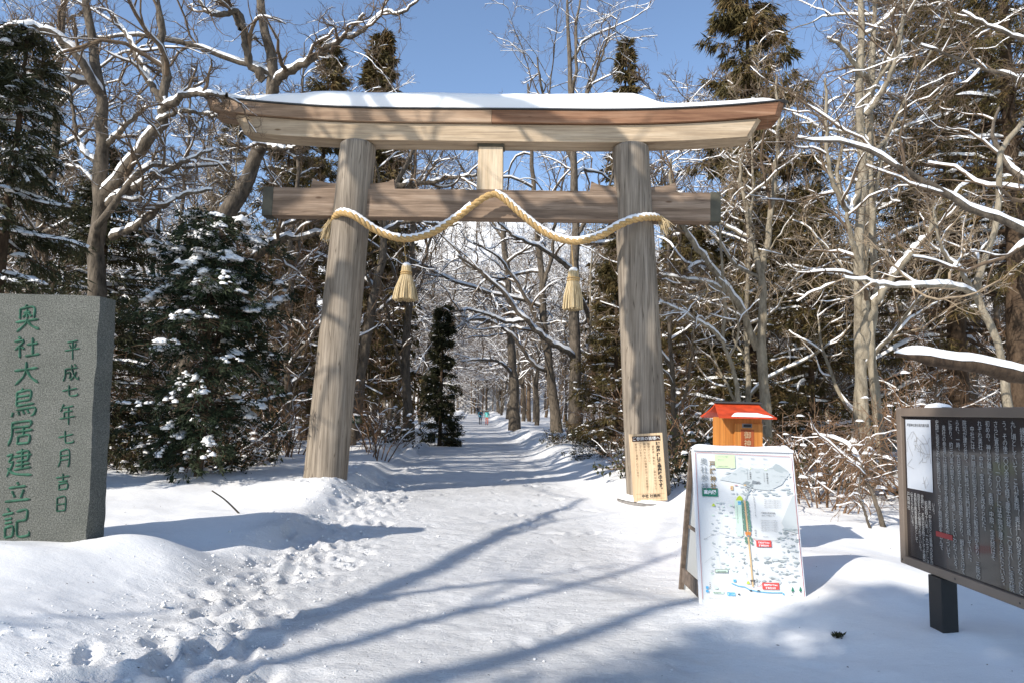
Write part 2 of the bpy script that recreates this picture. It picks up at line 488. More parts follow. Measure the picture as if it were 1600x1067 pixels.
def resample(pts, s):
    pts = np.asarray(pts, float)
    if len(pts) > 2:                                   # Catmull-Rom through the points
        Q = np.vstack([2*pts[0]-pts[1], pts, 2*pts[-1]-pts[-2]])
        out = []
        for i in range(1, len(Q)-2):
            t = np.linspace(0, 1, 9)[:-1, None]
            a, b, c, d = Q[i-1], Q[i], Q[i+1], Q[i+2]
            out.append(0.5*(2*b+(c-a)*t+(2*a-5*b+4*c-d)*t**2+(3*b-a-3*c+d)*t**3))
        pts = np.vstack(out+[pts[-1:]])
    L = np.concatenate([[0], np.cumsum(np.linalg.norm(np.diff(pts, axis=0), axis=1))])
    t = np.linspace(0, L[-1], s)
    return np.stack([np.interp(t, L, pts[:, i]) for i in range(3)], 1)
def blob(mb, c, r, mat=0, seg=7, rings=4, jag=0.18):
    """a lumpy flattened snow clump"""
    a = np.arange(seg)*2*np.pi/seg
    rows = []
    for i in range(rings):
        t = (i+0.5)/rings*np.pi*0.72
        rows.append(np.stack([np.sin(t)*np.cos(a), np.sin(t)*np.sin(a), np.full(seg, np.cos(t))], 1))
    V = np.concatenate([[[0, 0, 1.0]]]+rows)
    V = V*(1+jag*rng.normal(0, 1, (len(V), 1)))*np.asarray(r)+np.asarray(c)
    F = [[0, 1+j, 1+(j+1) % seg] for j in range(seg)]
    for i in range(rings-1):
        for j in range(seg):
            p = 1+i*seg+j; q = 1+i*seg+(j+1) % seg
            F.append([p, p+seg, q+seg, q])
    mb.add(V, F, mat)

# text --------------------------------------------------------------
def text_into(mb, body, org, ax, ay, size, mat=0, align='LEFT', spacing=1.0, line=1.0, off=0.0, sx=1.0):
    cu = bpy.data.curves.new("t", 'FONT'); cu.body = body; cu.size = size; cu.align_x = align
    cu.space_line = line; cu.space_character = spacing; cu.offset = off
    cu.resolution_u = 2
    ob = bpy.data.objects.new("t", cu); C.objects.link(ob)
    bpy.context.view_layer.update()
    me = bpy.data.meshes.new_from_object(ob)
    V = np.array([v.co[:] for v in me.vertices]) if len(me.vertices) else np.zeros((0, 3))
    F = [list(p.vertices) for p in me.polygons]
    bpy.data.objects.remove(ob); bpy.data.curves.remove(cu); bpy.data.meshes.remove(me)
    if len(V):
        ax = np.asarray(ax, float); ay = np.asarray(ay, float)
        mb.add(np.asarray(org)+V[:, :1]*ax*sx+V[:, 1:2]*ay, F, mat)
def vertical(s):
    tr = {'、': '︑', '。': '︒', '（': '︵', '）': '︶', 'ー': '丨'}
    return "\n".join(tr.get(ch, ch) for ch in s)
def rect_into(mb, org, ax, ay, x0, y0, x1, y1, lift, mat=0):
    n = np.cross(ax, ay)
    p = lambda x, y: np.asarray(org)+np.asarray(ax)*x+np.asarray(ay)*y+n*lift
    mb.add([p(x0, y0), p(x1, y0), p(x1, y1), p(x0, y1)], np.array([[0, 1, 2, 3]]), mat)
def poly_into(mb, org, ax, ay, pts, lift, mat=0):
    n = np.cross(ax, ay)
    mb.add([np.asarray(org)+np.asarray(ax)*x+np.asarray(ay)*y+n*lift for x, y in pts], [list(range(len(pts)))], mat)
def line_into(mb, org, ax, ay, pts, w, lift, mat=0):
    n = np.cross(ax, ay); pts = np.asarray(pts, float)
    w = np.broadcast_to(np.asarray(w, float), (len(pts),))
    t = np.empty_like(pts); t[1:-1] = pts[2:]-pts[:-2]; t[0] = pts[1]-pts[0]; t[-1] = pts[-1]-pts[-2]
    t = unit(t); s = np.stack([-t[:, 1], t[:, 0]], 1)*w[:, None]/2
    L = np.concatenate([pts+s, pts-s])
    V = np.asarray(org)+L[:, :1]*np.asarray(ax)+L[:, 1:]*np.asarray(ay)+n*lift
    m = len(pts)
    F = np.array([[i, i+m, i+m+1, i+1] for i in range(m-1)])
    mb.add(V, F, mat)

# ------------------------------------------------------------------ the torii
TX, TY, TR_ = -0.445, 12.4, math.atan(-0.042)
TORII_G = 0.0
torii = empty("torii_gate", (TX, TY, 0), TR_)
tag(torii, "large plain wooden torii gate standing across the snowy path, snow along its top beam", "gate")
def pillar(x0, x1):
    mb = MB(); k = 56; zs = np.concatenate([np.linspace(-0.35, 6.44, 24), [6.475, 6.5]])
    a = np.arange(k)*2*np.pi/k; V = []
    for i, z in enumerate(zs):
        t = (z)/6.5
        r = 0.388+(0.332-0.388)*t
        if i == len(zs)-1: r -= 0.03
        c = x0+(x1-x0)*t
        rr = r*(1+0.012*np.sin(3*a+z*0.4+x0))
        V.append(np.stack([c+rr*np.cos(a), rr*np.sin(a), np.full(k, z)], 1))
    V = np.concatenate(V); n = len(zs)
    F = [[i*k+j, i*k+(j+1) % k, (i+1)*k+(j+1) % k, (i+1)*k+j] for i in range(n-1) for j in range(k)]
    mb.add(V, F); mb.add(V[-k:], [list(range(k))])
    return mb.build("pillar", M_PILLAR, torii)
pillar(-2.87, -2.57); pillar(2.94, 2.57)
def rise(x): return 0.235*np.maximum(0, (np.abs(x)-1.6)/3.9)**2.2
def beam(name, mat, s0, s1, half, flare, z0, z1, yf, yb, cham, zr=1.0, n=44, off=0.0):
    s = np.linspace(s0, s1, n); L = [(yf, half), (yf+0.13, half+cham), (yb, half+cham)]
    mb = MB(); idx = {}; V = []
    for j, (y, hf) in enumerate(L):
        for b, (z, fl) in enumerate(((z0, 0), (z1, flare))):
            for i, q in enumerate(s):
                x = q*(hf+fl)+off; idx[j, b, i] = len(V); V.append((x, y, z+zr*rise(x)))
    F = []
    for i in range(n-1):
        F.append([idx[0,0,i], idx[0,0,i+1], idx[0,1,i+1], idx[0,1,i]])
        F.append([idx[2,0,i+1], idx[2,0,i], idx[2,1,i], idx[2,1,i+1]])
        for j in (0, 1):
            F.append([idx[j,0,i+1], idx[j,0,i], idx[j+1,0,i], idx[j+1,0,i+1]])
            F.append([idx[j,1,i], idx[j,1,i+1], idx[j+1,1,i+1], idx[j+1,1,i]])
    for i in (0, n-1):
        for j in (0, 1):
            F.append([idx[j,0,i], idx[j,1,i], idx[j+1,1,i], idx[j+1,0,i]])
    mb.add(V, F)
    return bevel(mb.build(name, mat, torii, smooth=False), 0.008)
beam("lower_top_beam", M_BEAM, -1, 1, 4.63, 0.20, 6.497, 6.82, -0.235, 0.235, 0.10)
M_BEAMTAN = wood_mat("beam_wood_tan", (0.21, 0.135, 0.085), (0.38, 0.265, 0.175), (0.52, 0.39, 0.275), 0, 9.0, cracks=0.5, knots=0.9)
beam("upper_top_beam", M_BEAMTAN, -1, 0.008, 5.20, 0.07, 6.832, 7.075, -0.295, 0.36, 0.13, n=26, off=-0.07)
ub = beam("upper_top_beam", M_BEAMRED, 0.0086, 1, 5.20, 0.07, 6.832, 7.075, -0.295, 0.36, 0.13, n=26, off=-0.07)
tag(ub, "reddish brown right half of the top beam")
beam("roof_plate", M_ROOFPLATE, -1, 1, 5.27, 0.06, 7.079, 7.105, -0.325, 0.39, 0.16, off=-0.07)
mb = MB(); ns, nc = 90, 13; xs_ = np.linspace(-5.26, 5.14, ns); V = []
th = 0.11+0.24*sst(-4.6, -3.0, xs_)*(1-sst(2.5, 3.25, xs_))+0.03*vn(xs_*0.9, xs_*0)+0.012*vn(xs_*5, xs_*0)
th = th*sst(5.22, 5.0, np.abs(xs_+0.05))+0.004
th = th+0.05*sst(-4.7, -4.3, xs_)*(1-sst(-4.0, -3.6, xs_))
for i, x in enumerate(xs_):
    for j in range(nc):
        a = math.pi*j/(nc-1); ca, sa = math.cos(a), math.sin(a)
        y = 0.03-0.34*np.sign(ca)*abs(ca)**0.55*(1+0.03*float(vn(np.array(x*1.7), np.array(j*0.7))))
        z = th[i]*sa**0.45
        V.append((x, y, 7.108+float(rise(x))+z))
F = [[i*nc+j, (i+1)*nc+j, (i+1)*nc+j+1, i*nc+j+1] for i in range(ns-1) for j in range(nc-1)]
mb.add(V, F); mb.build("snow_cover", M_SNOWCAP, torii)
mb = MB(); box(mb, (-4.27, -0.13, 5.07), (4.17, 0.13, 5.61))
bevel(mb.build("tie_beam", M_NUKI, torii, False), 0.012)
for a, b in ((-4.29, -4.09), (4.0, 4.19)):
    mb = MB(); box(mb, (a, -0.138, 5.062), (b, 0.138, 5.618))
    bevel(mb.build("end_cap", M_CAP, torii, False), 0.01)
mb = MB(); xs_ = np.linspace(-4.0, 3.95, 70); V = []
for i, x in enumerate(xs_):
    t = 0.025*max(0, float(vn(np.array(x*1.1), np.array(4.2)))+0.45)
    for y, z in ((-0.10, 5.612), (-0.05, 5.614+t), (0.05, 5.614+t), (0.12, 5.612)): V.append((x, y, z))
mb.add(V, [[i*4+j, i*4+4+j, i*4+5+j, i*4+1+j] for i in range(69) for j in range(3)])
mb.build("snow_cover", M_SNOWCAP, torii)
for px in (-2.61, 2.61):
    for sd in (-1, 1):
        mb = MB(); V = []
        prof = [(0.30, 0.10), (0.5, 0.115), (0.66, 0.145), (0.80, 0.20)]
        for y in (-0.085, 0.085):
            for d, h in prof: V.append((px+sd*d, y, 5.613)); V.append((px+sd*(d+(0.0 if d < 0.8 else -0.03)), y, 5.613+h))
        n = len(prof); F = []
        for q in range(n-1):
            F += [[2*q, 2*q+2, 2*q+3, 2*q+1], [2*n+2*q, 2*n+2*q+1, 2*n+2*q+3, 2*n+2*q+2], [2*q+1, 2*q+3, 2*n+2*q+3, 2*n+2*q+1], [2*q, 2*n+2*q, 2*n+2*q+2, 2*q+2]]
        F += [[2*n-2, 4*n-2, 4*n-1, 2*n-1], [0, 1, 2*n+1, 2*n]]
        mb.add(V, F); bevel(mb.build("wedge", M_NUKI, torii, False), 0.006)
mb = MB(); V = []
for z, w in ((5.615, 0.245), (6.44, 0.225)):
    for sx_, sy in ((-1, -1), (1, -1), (1, 1), (-1, 1)): V.append((-0.04+sx_*w, sy*0.12, z))
mb.add(V, np.array([[0,3,2,1],[4,5,6,7],[0,1,5,4],[1,2,6,5],[2,3,7,6],[3,0,4,7]]))
bevel(mb.build("centre_strut", M_STRUT, torii, False), 0.008)
mb = MB(); box(mb, (-0.29, -0.14, 6.442), (0.21, 0.14, 6.495)); mb.build("strut_block", M_CAP, torii, False)
M_STONE = flat("base_stone", (0.22, 0.2, 0.18), 0.85, 0.2, 0, 0.4, 9)
mb = MB(); k = 30; a = np.arange(k)*2*np.pi/k
V = []
for r, z in ((0.57, -0.4), (0.57, 0.05), (0.54, 0.075), (0.36, 0.08)):
    V.append(np.stack([2.94+r*np.cos(a), r*np.sin(a), np.full(k, z)], 1))
F = [[i*k+j, i*k+(j+1) % k, (i+1)*k+(j+1) % k, (i+1)*k+j] for i in range(3) for j in range(k)]
mb.add(np.concatenate(V), F); mb.build("base_stone", M_STONE, torii)
mb = MB(); V = []
for r, z in ((0.56, 0.078), (0.55, 0.12), (0.47, 0.15), (0.36, 0.16)):
    V.append(np.stack([2.94+r*np.cos(a), r*np.sin(a), z+0.012*np.sin(a*2+1)], 1))
mb.add(np.concatenate(V), F); mb.build("snow_cover", M_SNOWCAP, torii)

# the straw rope and its tassels --------------------------------------
def strand_rope(mb, P, R, nst=3, pitch=0.34, mat=0):
    s = len(P); L = np.concatenate([[0], np.cumsum(np.linalg.norm(np.diff(P, axis=0), axis=1))])
    T = unit(np.gradient(P, axis=0)); e = unit(np.cross(T, np.array([0.0, 1.0, 0.15]))); w = np.cross(T, e)
    for q in range(nst):
        a = 2*np.pi*(L/pitch+q/nst)
        H = P+(np.cos(a)[:, None]*e+np.sin(a)[:, None]*w)*(R*0.5)[:, None]
        tubes(mb, H[None], (R*0.56)[None], 8, mat)
rp = [at(519, 347, 12.55), at(524, 338, 12.25), at(533, 333, 12.05), at(548, 336, 11.93), at(565, 346, 11.95), at(592, 363, 12.05), at(630, 374, 12.08), at(672, 366, 12.06),
      at(712, 342, 12.06), at(745, 317, 12.05), at(769, 304, 12.03), at(787, 311, 12.02), at(815, 336, 12.0), at(855, 366, 11.98), at(897, 378, 11.93),
      at(938, 369, 11.85), at(965, 354, 11.76), at(986, 345, 11.72), at(1006, 341, 11.78), at(1024, 341, 12.0), at(1034, 343, 12.15)]
RP = resample(rp, 240)
rope = empty("straw_rope", tuple(RP[120]))
def rel(o, P): return np.asarray(P)-np.array(o.location)
tag(rope, "thick twisted straw rope slung in two swags across the torii pillars and tie beam", "rope")
mb = MB(); RR = np.full(240, 0.06); RR[:14] *= np.linspace(0.75, 1, 14)
strand_rope(mb, rel(rope, RP), RR); mb.build("cord", M_ROPE, rope)
mb = MB(); cov = np.ones(240); 
Pm = rel(rope, RP)[None]+np.array([0, 0.0, 0.012])
st_ = [(14, 60), (60, 108), (122, 175), (170, 236)]
for a0, a1 in st_:
    snow_strips(mb, Pm[:, a0:a1], np.full((1, a1-a0), 0.05), 0.032, 1.0, 0.3, 0.022, thr=0.2, wide=0.8)
mb.build("snow_cover", M_SNOWCAP, rope)
def tuft(c, axis, n, L, spread):
    mb = MB(); P = []; 
    axis = unit(np.asarray(axis, float))
    for _ in range(n):
        d = unit(axis+rng.normal(0, spread, 3)); l = L*rng.uniform(0.6, 1.1)
        p0 = c+rng.normal(0, 0.028, 3)
        p1 = p0+d*l*0.5; p2 = p1+unit(d+np.array([0, 0, -0.35]))*l*0.5
        P.append([p0, p1, p2])
    P = np.array(P); tubes(mb, P, np.tile([0.007, 0.006, 0.003], (n, 1)), 4)
    return mb.build("frayed_end", M_STRAW, rope)
tuft(rel(rope, RP[2]), (-0.4, 0.15, -1.0), 110, 0.40, 0.22)
tuft(rel(rope, RP[-3]), (0.45, -0.15, -0.8), 110, 0.30, 0.25)
def tassel(px, ytop, ybot, Y, rt, rb, knot, label, tilt=0.0):
    top = at(px, ytop, Y); bot = at(px+1, ybot, Y); kn = at(px-1, knot, Y)
    t = tag(empty("straw_tassel", tuple(bot)), label, "tassel")
    H = top[2]-bot[2]; mb = MB(); n = 260; P = []
    for i in range(n):
        a = i*2.39996; q = math.sqrt((i+0.5)/n); jx = rng.normal(0, 0.012, 2)
        b0 = np.array([rb*q*math.cos(a)+jx[0], rb*q*math.sin(a)+jx[1], rng.uniform(-0.015, 0.02)])
        m0 = np.array([rt*1.05*q*math.cos(a), rt*1.05*q*math.sin(a), H*0.72])
        t0 = np.array([rt*0.9*q*math.cos(a), rt*0.9*q*math.sin(a), H])
        P.append([b0, (b0*0.55+m0*0.45)+np.array([0.02*math.cos(a), 0.02*math.sin(a), 0]), m0, t0])
    tubes(mb, np.array(P), np.tile([0.010, 0.010, 0.010, 0.008], (n, 1)), 4)
    mb.build("straw", M_STRAW, t)
    mb = MB(); a = np.linspace(0, 2*np.pi, 25)
    for zz, rr in ((H*0.74, rt*1.12), (H*0.80, rt*1.10)):
        ring = np.stack([rr*np.cos(a), rr*np.sin(a), np.full(25, zz)], 1)
        tubes(mb, ring[None], np.full((1, 25), 0.014), 6)
    mb.build("binding", M_ROPE, t)
    mb = MB(); blob(mb, (0, 0, H-0.01), (rt*0.95, rt*0.95, 0.07), seg=12, rings=5, jag=0.03); mb.build("snow_cover", M_SNOWCAP, t)
    mb = MB(); s0 = np.array([0, 0, H]); s1 = kn-bot
    for dx in (-0.012, 0.012):
        tubes(mb, np.array([[s0+[dx, 0, 0], (s0+s1)/2+[dx*0.4, 0, 0], s1+[dx*0.2, 0, 0]]]), np.full((1, 3), 0.0045), 5)
    mb.build("string", M_ROPE, t)
tassel(632, 415, 469, 12.08, 0.085, 0.215, 378, "straw tassel nearer the left pillar, hanging below the rope's left swag")
tassel(894, 423, 484, 11.93, 0.095, 0.175, 381, "straw tassel nearer the right pillar, hanging below the rope's right swag")

# the wooden notice on the right pillar --------------------------------
M_NOTICE = wood_mat("notice_wood", (0.50, 0.36, 0.21), (0.64, 0.48, 0.30), (0.71, 0.56, 0.38), 2, 5.0, 0.6, 0.1)
M_INK = flat("black_ink", (0.03, 0.025, 0.02), 0.6); M_INKSOFT = flat("faded_ink", (0.22, 0.14, 0.075), 0.7)
M_BROWN = flat("dark_brown_paint", (0.05, 0.025, 0.015), 0.5); M_WHITE = flat("white_paint", (0.8, 0.8, 0.78), 0.5)
bl = at(990, 783, 11.80); br = at(1043, 781, 11.72); tl = at(983, 678, 11.80)
nx_ = unit(br-bl); nz_ = unit(tl-bl); nn_ = np.cross(nx_, nz_); nz_ = np.cross(nn_, nx_)
nw, nh = float(np.linalg.norm(br-bl)), float(np.linalg.norm(tl-bl))
notice = tag(empty("notice_board", tuple(bl)), "pale wooden notice with black vertical writing fixed low on the right torii pillar", "notice")
mb = MB(); o0 = np.zeros(3)
M3 = Matrix((tuple(nx_)+(0,), tuple(-nn_)+(0,), tuple(nz_)+(0,), (0, 0, 0, 1))).transposed()
box(mb, (0, 0, 0), (nw, 0.03, nh), 0, M3); bevel(mb.build("panel", M_NOTICE, notice, False), 0.004)
mb = MB()
rect_into(mb, o0, nx_, nz_, nw*0.09, nh*0.885, nw*0.93, nh*0.965, 0.002, 1)
text_into(mb, "ご参拝の皆様へ", nx_*nw*0.51+nz_*nh*0.905+nn_*0.004, nx_, nz_, nw*0.118, 2, 'CENTER')
def col_text(mb, s, x, ytop, size, mat, org, ax, ay, n_, pitch=None, bold=0.0):
    pitch = pitch or size*1.05
    for i, ch in enumerate(s):
        if ch == '　': continue
        yo = ytop-(i+0.86)*pitch
        dx = 0
        if ch in '、。': dx, yo = size*0.5, yo+size*0.5
        text_into(mb, ch, org+ax*(x-size*0.5+dx)+ay*yo+n_, ax, ay, size, mat, off=bold)
col_text(mb, "現在奥社は冬季閉鎖中です。", nw*0.84, nh*0.865, nw*0.125, 0, o0, nx_, nz_, nn_*0.003, nh*0.056, 0.0022)
soft = ["　御祈祷・御朱印　ご案内は中社にて", "御受けください。", "随神門から先は積雪が深く大変危険で", "ございます。", "参拝はご遠慮くださいませ。"]
for i, s in enumerate(soft):
    col_text(mb, s, nw*(0.69-0.125*i), nh*0.865, nw*0.075, 3, o0, nx_, nz_, nn_*0.003, nh*0.042)
text_into(mb, "中社 社務所", nx_*nw*0.53+nz_*nh*0.055+nn_*0.003, nx_, nz_, nw*0.105, 0, 'CENTER', off=0.0015)
for v in (0.035, 0.105): rect_into(mb, o0, nx_, nz_, nw*0.09, nh*v, nw*0.93, nh*(v+0.003), 0.002, 3)
mb.build("lettering", [M_INK, M_BROWN, M_WHITE, M_INKSOFT], notice, False)

# ------------------------------------------------------------------ the inscribed stone
m, nt, b = newmat("granite", 0.8, 0.25)
v = coords(nt)
f1 = noise(nt, v, 85, 3, 0.85); f2 = noise(nt, v, 3.0, 5)
c1 = ramp(nt, [(0.32, (0.033, 0.034, 0.03)), (0.5, (0.108, 0.109, 0.096)), (0.68, (0.225, 0.223, 0.20))], f1)
mx = nt.nodes.new("ShaderNodeMix"); mx.data_type = 'RGBA'; mx.blend_type = 'MULTIPLY'; mx.inputs[0].default_value = 0.6
nt.links.new(c1, mx.inputs[6]); nt.links.new(ramp(nt, [(0.3, (0.72, 0.75, 0.7)), (0.7, (1.15, 1.15, 1.12))], f2), mx.inputs[7])
nt.links.new(mx.outputs[2], b.inputs["Base Color"]); bump(nt, b, noise(nt, v, 120, 4, 0.8), 0.4, 0.006)
M_GRANITE = m
M_CARVE = flat("green_carving", (0.035, 0.105, 0.066), 0.65, 0.2, 0, 0.45, 9)
SB = np.array([-3.83, 6.40, 0.0])
stone = tag(empty("stone_monument", tuple(SB)), "tall grey granite slab with green carved writing standing in the snow", "monument")
mb = MB(); nz2, na = 60, 14
zz = np.linspace(-0.5, 2.535, nz2); V = []
def edge(z, q): return -0.085*z/2.5+0.018*float(fbm(np.array(z*3.1+q*7), np.array(q*2.0)))+0.007*float(vn(np.array(z*14), np.array(q+3.0)))
W = 1.95
ring = [(-1, 0.0)]+[(q, 0) for q in np.linspace(0.06, 1, na)]
for i, z in enumerate(zz):
    e0 = edge(z, 0.0); e1 = edge(z, 1.3)+0.0
    row = [(-W-0.02*z, 0.02, z)]
    for t in np.linspace(0.1, 1, 8): row.append((-W+(W+e0)*t, 0.004*float(vn(np.array(t*9), np.array(z*6))), z))
    for t in np.linspace(0.12, 0.95, 6): row.append((e0+(e1-e0)*t+0.010*float(vn(np.array(t*6+9), np.array(z*7))), 0.28*t, z))
    row += [(e1-0.01, 0.285, z), (-W-0.02*z, 0.30, z)]
    V.append(row)
V = np.array(V); k = V.shape[1]
V[-1, :, 2] += 0.012*vn(V[-1, :, 0]*3, V[-1, :, 1]*9)
F = [[i*k+j, i*k+(j+1) % k, (i+1)*k+(j+1) % k, (i+1)*k+j] for i in range(nz2-1) for j in range(k)]
mb.add(V.reshape(-1, 3), F); mb.add(V[-1], [list(range(k))])
so = mb.build("slab", M_GRANITE, stone, True)
e = so.modifiers.new("edge", 'EDGE_SPLIT'); e.split_angle = math.radians(40)
K = {
'奥': "50,0 44,10|26,14 24,52|26,14 74,12 74,54|38,30 62,28|50,18 50,50|47,32 34,46|53,32 66,46|10,62 92,58|50,52 44,70 12,98|52,62 66,80 94,96",
'社': "22,2 30,10|8,22 40,18 28,40 8,60|26,40 26,98|32,48 42,58|52,40 92,36|72,10 72,88|46,92 98,86",
'大': "8,36 92,30|50,2 48,36 36,66 8,96|50,36 66,68 94,94",
'鳥': "50,0 42,10|28,12 26,62|28,12 76,10 74,44|28,28 74,26|28,44 74,42|26,60 90,56|26,74 90,70 88,92 74,98|14,80 8,96|32,80 36,92|48,78 54,90|64,76 70,88",
'居': "18,8 84,6 82,26|20,26 82,26|20,8 18,56 4,96|30,44 94,40|60,30 60,62|40,62 38,94|40,62 80,60 78,92|40,90 78,90",
'建': "42,12 84,10 82,42|32,26 96,22|42,42 84,40|38,56 90,52|62,0 62,74|34,70 94,66|8,20 28,18 14,44 30,44 6,92|10,62 34,84 98,94",
'立': "48,2 54,14|20,26 82,22|30,40 40,70|72,36 60,74|6,86 96,82",
'記': "20,0 28,10|4,20 44,16|12,34 38,32|12,46 38,44|12,60 12,92|12,60 40,58 38,90|12,90 38,88|54,14 90,12 88,44|54,44 88,42|54,42 54,82 62,92 96,90 96,76",
'平': "18,10 82,6|32,22 40,40|70,18 60,40|4,50 96,46|50,8 50,100",
'成': "16,28 92,24|18,28 16,64 4,96|24,50 46,48 44,76 36,80|56,4 60,40 76,78 96,92 96,76|84,46 68,74 46,94|72,4 82,14",
'七': "4,46 94,32|44,4 44,74 54,88 94,84 94,68",
'年': "28,0 8,34|24,18 88,14|30,38 82,36|30,38 30,64|4,66 98,62|56,16 56,100",
'月': "28,6 26,60 12,96|28,6 78,4 76,94 64,90|28,34 76,32|28,58 76,56",
'吉': "8,22 92,18|50,0 50,44|22,46 78,44|26,60 26,96|26,60 76,58 74,94|26,92 74,90",
'日': "26,4 24,96|26,4 76,2 74,96|26,48 74,46|26,92 74,90"}
def brush(mb, ch, cx, ytop, ybot, wpx):
    """brush strokes in relief on the slab's front, placed by slab position"""
    Yf = 6.394
    for st in K[ch].split("|"):
        pts = [tuple(map(float, q.split(","))) for q in st.split()]
        P = np.array([at(cx+(x-50)/100*wpx, ytop+(y+(50-x)*0.10)/100*(ybot-ytop)*0.94, Yf) for x, y in pts])-SB
        P = resample(P, 14); L = np.linalg.norm(P[-1]-P[0])
        n = len(P); t = np.linspace(0, 1, n)
        w = 0.5*wpx*0.006*0.108*(1.0-0.35*np.sin(t*np.pi)**2)*np.where(t > 0.86, (1.02-t)/0.16, 1.0)*np.clip(0.6+t*4, 0, 1.1)
        T = unit(np.gradient(P, axis=0)); s = np.stack([-T[:, 2], 0*t, T[:, 0]], 1)
        Fy = np.array([0, -0.001, 0])
        A = P+s*w[:, None]; B = P-s*w[:, None]; Cc = P+np.array([0, -0.006, 0])*np.clip(w/0.008, 0.2, 1)[:, None]
        V = np.stack([A+[0, 0.004, 0], Cc+s*w[:, None]*0.2, Cc-s*w[:, None]*0.2, B+[0, 0.004, 0]], 1)
        F = [[i*4+j, i*4+4+j, i*4+5+j, i*4+1+j] for i in range(n-1) for j in range(3)]
        mb.add(V.reshape(-1, 3), F)
mb = MB()
for ch, c, a, b_ in (('奥',42,476,521),('社',41,525,561),('大',41,564,604),('鳥',36,606,654),('居',32,656,699),('建',29,701,749),('立',27,752,789),('記',24,792,846)):
    brush(mb, ch, c, a, b_, 44)
for ch, c, a, b_ in (('平',113,531,564),('成',110,568,597),('七',109,600,622),('年',105,630,666),('七',103,671,696),('月',100,702,731),('吉',98,739,768),('日',95,776,801)):
    brush(mb, ch, c, a, b_, 26)
mb.build("lettering", M_CARVE, stone, False)

# ------------------------------------------------------------------ the guide map on an A-frame
M_PANELW = flat("white_panel", (0.66, 0.67, 0.665), 0.35, 0.45)
M_ALU = flat("painted_frame", (0.72, 0.72, 0.72), 0.4, 0.4)
M_LEG = flat("rusty_frame", (0.16, 0.12, 0.09), 0.7, 0.3, 0, 0.4, 20)
cols = {'ink': (0.05, 0.05, 0.05), 'red': (0.45, 0.05, 0.05), 'gold': (0.22, 0.15, 0.06), 'grey1': (0.40, 0.44, 0.44), 'grey2': (0.27, 0.30, 0.30), 'green': (0.02, 0.19, 0.11),
        'lime': (0.48, 0.58, 0.06), 'pale': (0.60, 0.72, 0.42), 'tan': (0.60, 0.42, 0.22), 'pine': (0.13, 0.25, 0.18), 'redbox': (0.62, 0.08, 0.07), 'white': (0.85, 0.85, 0.85),
        'blue': (0.10, 0.38, 0.62), 'grey3': (0.22, 0.24, 0.25), 'mint': (0.56, 0.70, 0.58), 'orange': (0.58, 0.22, 0.06), 'wash': (0.52, 0.55, 0.545), 'line': (0.28, 0.28, 0.28)}
ck = list(cols); MC = [flat("print_"+k, c, 0.4, 0.4) for k, c in cols.items()]
ci = {k: i for i, k in enumerate(ck)}
aw, ah = 0.87, 1.30
a0 = np.array([1.553, 5.62, 0.00]); ax_ = unit(np.array([1.0, 0.03, 0.0])); ay_ = unit(np.array([0.0, 0.235, 1.25])); an_ = np.cross(ax_, ay_)
sign = tag(empty("guide_map_sign", tuple(a0)), "white folding A-frame sign with an illustrated guide map standing in the snow", "sign")
MA = Matrix((tuple(ax_)+(0,), tuple(-an_)+(0,), tuple(ay_)+(0,), (0, 0, 0, 1))).transposed()
mb = MB(); box(mb, (0.02, 0.004, 0.02), (aw-0.02, 0.02, ah-0.02), 0, MA); mb.build("front_panel", M_PANELW, sign, False)
mb = MB()
for lo, hi in (((0, 0, -0.1), (0.028, 0.03, ah)), ((aw-0.028, 0, -0.1), (aw, 0.03, ah)), ((0.028, 0, ah-0.026), (aw-0.028, 0.03, ah)), ((0.028, 0.0, 0.0), (aw-0.028, 0.03, 0.024))):
    box(mb, lo, hi, 0, MA)
bevel(mb.build("front_frame", M_ALU, sign, False), 0.006)
top = ay_*ah; back = np.array([0.0, 0.62, 0.0]); bk = unit(top-back); bn = np.cross(ax_, bk)
MBk = Matrix((tuple(ax_)+(0,), tuple(-bn)+(0,), tuple(bk)+(0,), (0, 0, 0, 1))).transposed()
MBk = Matrix.Translation(back+np.array([0, 0.03, 0])) @ MBk
mb = MB(); box(mb, (0.03, 0, 0.0), (aw-0.03, 0.016, ah-0.03), 0, MBk); mb.build("rear_panel", M_PANELW, sign, False)
for xa in (-0.01, aw-0.03):
    mb = MB(); box(mb, (xa, -0.012, -0.15), (xa+0.04, 0.026, ah-0.005), 0, MBk); bevel(mb.build("rear_leg", M_LEG, sign, False), 0.004)
for lo, hi in (((0.0, 0.12, 0.60), (0.018, 0.36, 0.625)), ((0.0, 0.05, 0.10), (0.02, 0.62, 0.22))):
    mb = MB(); box(mb, lo, hi); mb.build("brace", M_LEG, sign, False)
mb = MB(); n = 26; V = []
for i, x in enumerate(np.linspace(0.0, aw, n)):
    t = 0.034*(0.9+0.10*math.sin(i*0.7)+0.12*math.sin(i*0.29+1))*float(sst(-0.02, 0.05, x)*sst(aw+0.02, aw-0.05, x))+0.003
    for yv, zv in ((-0.012, -0.012), (-0.014, t*0.7), (0.03, t), (0.07, t*0.75), (0.075, -0.02)):
        V.append(top+ax_*x+np.array([0, yv, zv]))
mb.add(V, [[i*5+j, i*5+5+j, i*5+6+j, i*5+1+j] for i in range(n-1) for j in range(4)]); mb.build("snow_cover", M_SNOWCAP, sign)
mb = MB()
o1 = top*1.0; vis = ah-0.085
def U(x, y):                                            # enlarged-photo position -> panel position
    v = (y-125)/890.0
    return (x-92-24*v)/(622+31*v)*aw, ah-v*vis-0.0
def R(x0, y0, x1, y1, c, lift=0.004):
    p, q = U(x0, y1), U(x1, y0); rect_into(mb, o0, ax_, ay_, p[0], p[1], q[0], q[1], lift, ci[c])
